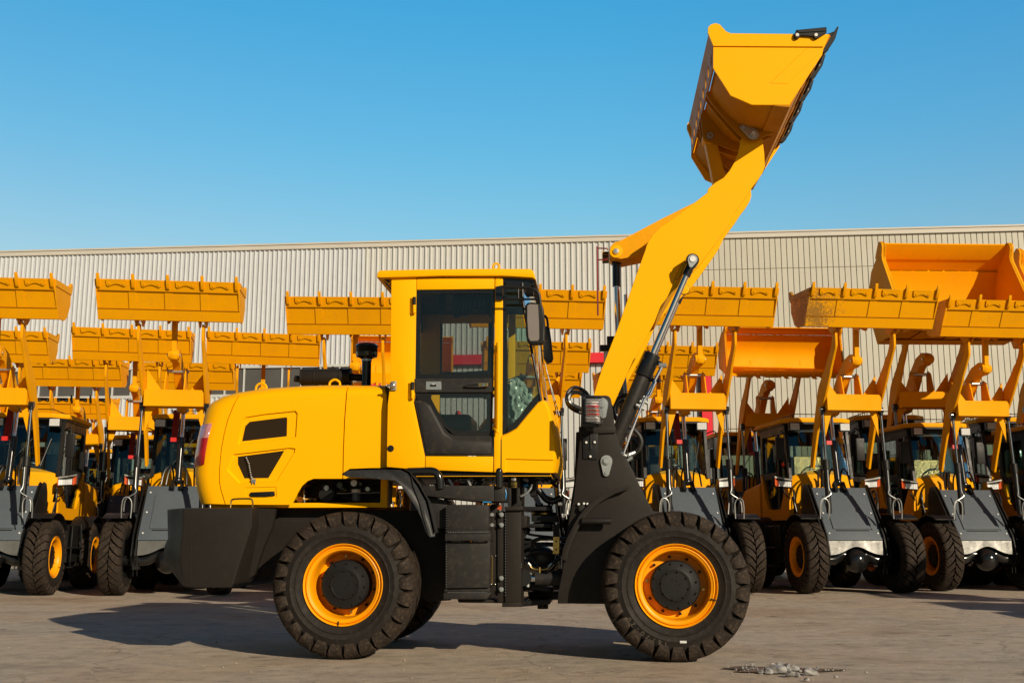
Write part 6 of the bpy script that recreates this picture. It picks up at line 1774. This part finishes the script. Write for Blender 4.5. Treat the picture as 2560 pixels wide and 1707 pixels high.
# ================================================================== light, sky, camera
SUN_AZ = Vector((-4.2, 5.0, 0)).normalized(); EL = R(22.5)
ld = Vector((SUN_AZ.x * math.cos(EL), SUN_AZ.y * math.cos(EL), -math.sin(EL)))
sun = bpy.data.lights.new('sun', 'SUN'); sun.energy = 5.0; sun.angle = R(0.53); sun.color = (1.0, 0.85, 0.64)
so = bpy.data.objects.new('sun', sun); col.objects.link(so)
so.rotation_euler = ld.to_track_quat('-Z', 'Y').to_euler()
w = bpy.data.worlds.new('World'); scene.world = w; w.use_nodes = True
nt = w.node_tree
for n in list(nt.nodes): nt.nodes.remove(n)
out = nt.nodes.new('ShaderNodeOutputWorld'); bg = nt.nodes.new('ShaderNodeBackground')
sky = nt.nodes.new('ShaderNodeTexSky'); sky.sky_type = 'NISHITA'; sky.sun_disc = False
sky.sun_elevation = EL
to_sun = -ld
sky.sun_rotation = math.atan2(to_sun.x, to_sun.y)
sky.air_density = 1.0; sky.dust_density = 0.3; sky.ozone_density = 2.0
hs_ = N(nt, 'ShaderNodeHueSaturation', i_Saturation=1.0, i_Value=1.0)
nt.links.new(sky.outputs[0], hs_.inputs['Color'])
wtc = N(nt, 'ShaderNodeTexCoord'); sx_ = N(nt, 'ShaderNodeSeparateXYZ'); nt.links.new(wtc.outputs['Generated'], sx_.inputs[0])
wr = ramp(nt, sx_.outputs['Z'], [(0.0, (0.55, 0.52, 0.43)), (0.22, (0.455, 0.53, 0.455)), (0.34, (0.27, 0.59, 0.61)), (0.47, (0.15, 0.63, 0.74)), (0.60, (0.08, 0.24, 0.33)), (1.0, (0.04, 0.09, 0.13))])
wxr = ramp(nt, N(nt, 'ShaderNodeMapRange', i_From_Min=-0.45, i_From_Max=0.45).outputs[0], [(0.0, (0.97, 0.83, 0.77)), (0.5, (0.99, 0.97, 0.90)), (1.0, (1.0, 0.97, 0.98))])
nt.links.new(sx_.outputs['X'], wxr.node.color_ramp and wxr.node.inputs[0].links[0].from_node.inputs['Value'])
wx2 = N(nt, 'ShaderNodeMix', data_type='RGBA', blend_type='MULTIPLY'); wx2.inputs[0].default_value = 1.0
wm = N(nt, 'ShaderNodeMix', data_type='RGBA', blend_type='MULTIPLY'); wm.inputs[0].default_value = 1.0
nt.links.new(wr, wx2.inputs[6]); nt.links.new(wxr, wx2.inputs[7]); nt.links.new(hs_.outputs[0], wm.inputs[6]); nt.links.new(wx2.outputs[2], wm.inputs[7]); ybr = ramp(nt, sx_.outputs['Y'], [(0.0, gray(0.25)), (0.22, gray(1.0))])  # sky dimmed behind the camera, as it is overhead, to weaken the fill light
wm2 = N(nt, 'ShaderNodeMix', data_type='RGBA', blend_type='MULTIPLY'); wm2.inputs[0].default_value = 1.0
nt.links.new(wm.outputs[2], wm2.inputs[6]); nt.links.new(ybr, wm2.inputs[7]); nt.links.new(wm2.outputs[2], bg.inputs[0]); nt.links.new(bg.outputs[0], out.inputs[0])
bg.inputs[1].default_value = 0.172 * 1.82
cam = bpy.data.cameras.new('camera'); co = bpy.data.objects.new('camera', cam); col.objects.link(co)
cam.sensor_width = 36; cam.lens = F_PX / 2560 * 36; cam.clip_end = 3000; cam.clip_start = 0.1
M = Matrix((tuple(XAX), tuple(LAT), tuple(UP))).to_4x4()
M.translation = Vector((0, 0, CAM_H)); co.matrix_world = M
scene.camera = co
scene.view_settings.view_transform = 'Standard'; scene.view_settings.look = 'None'; scene.view_settings.exposure = 0; scene.view_settings.gamma = 1
scene.render.engine = 'CYCLES'
scene.cycles.max_bounces = 8; scene.cycles.transparent_max_bounces = 24; scene.cycles.caustics_reflective = False; scene.cycles.caustics_refractive = False
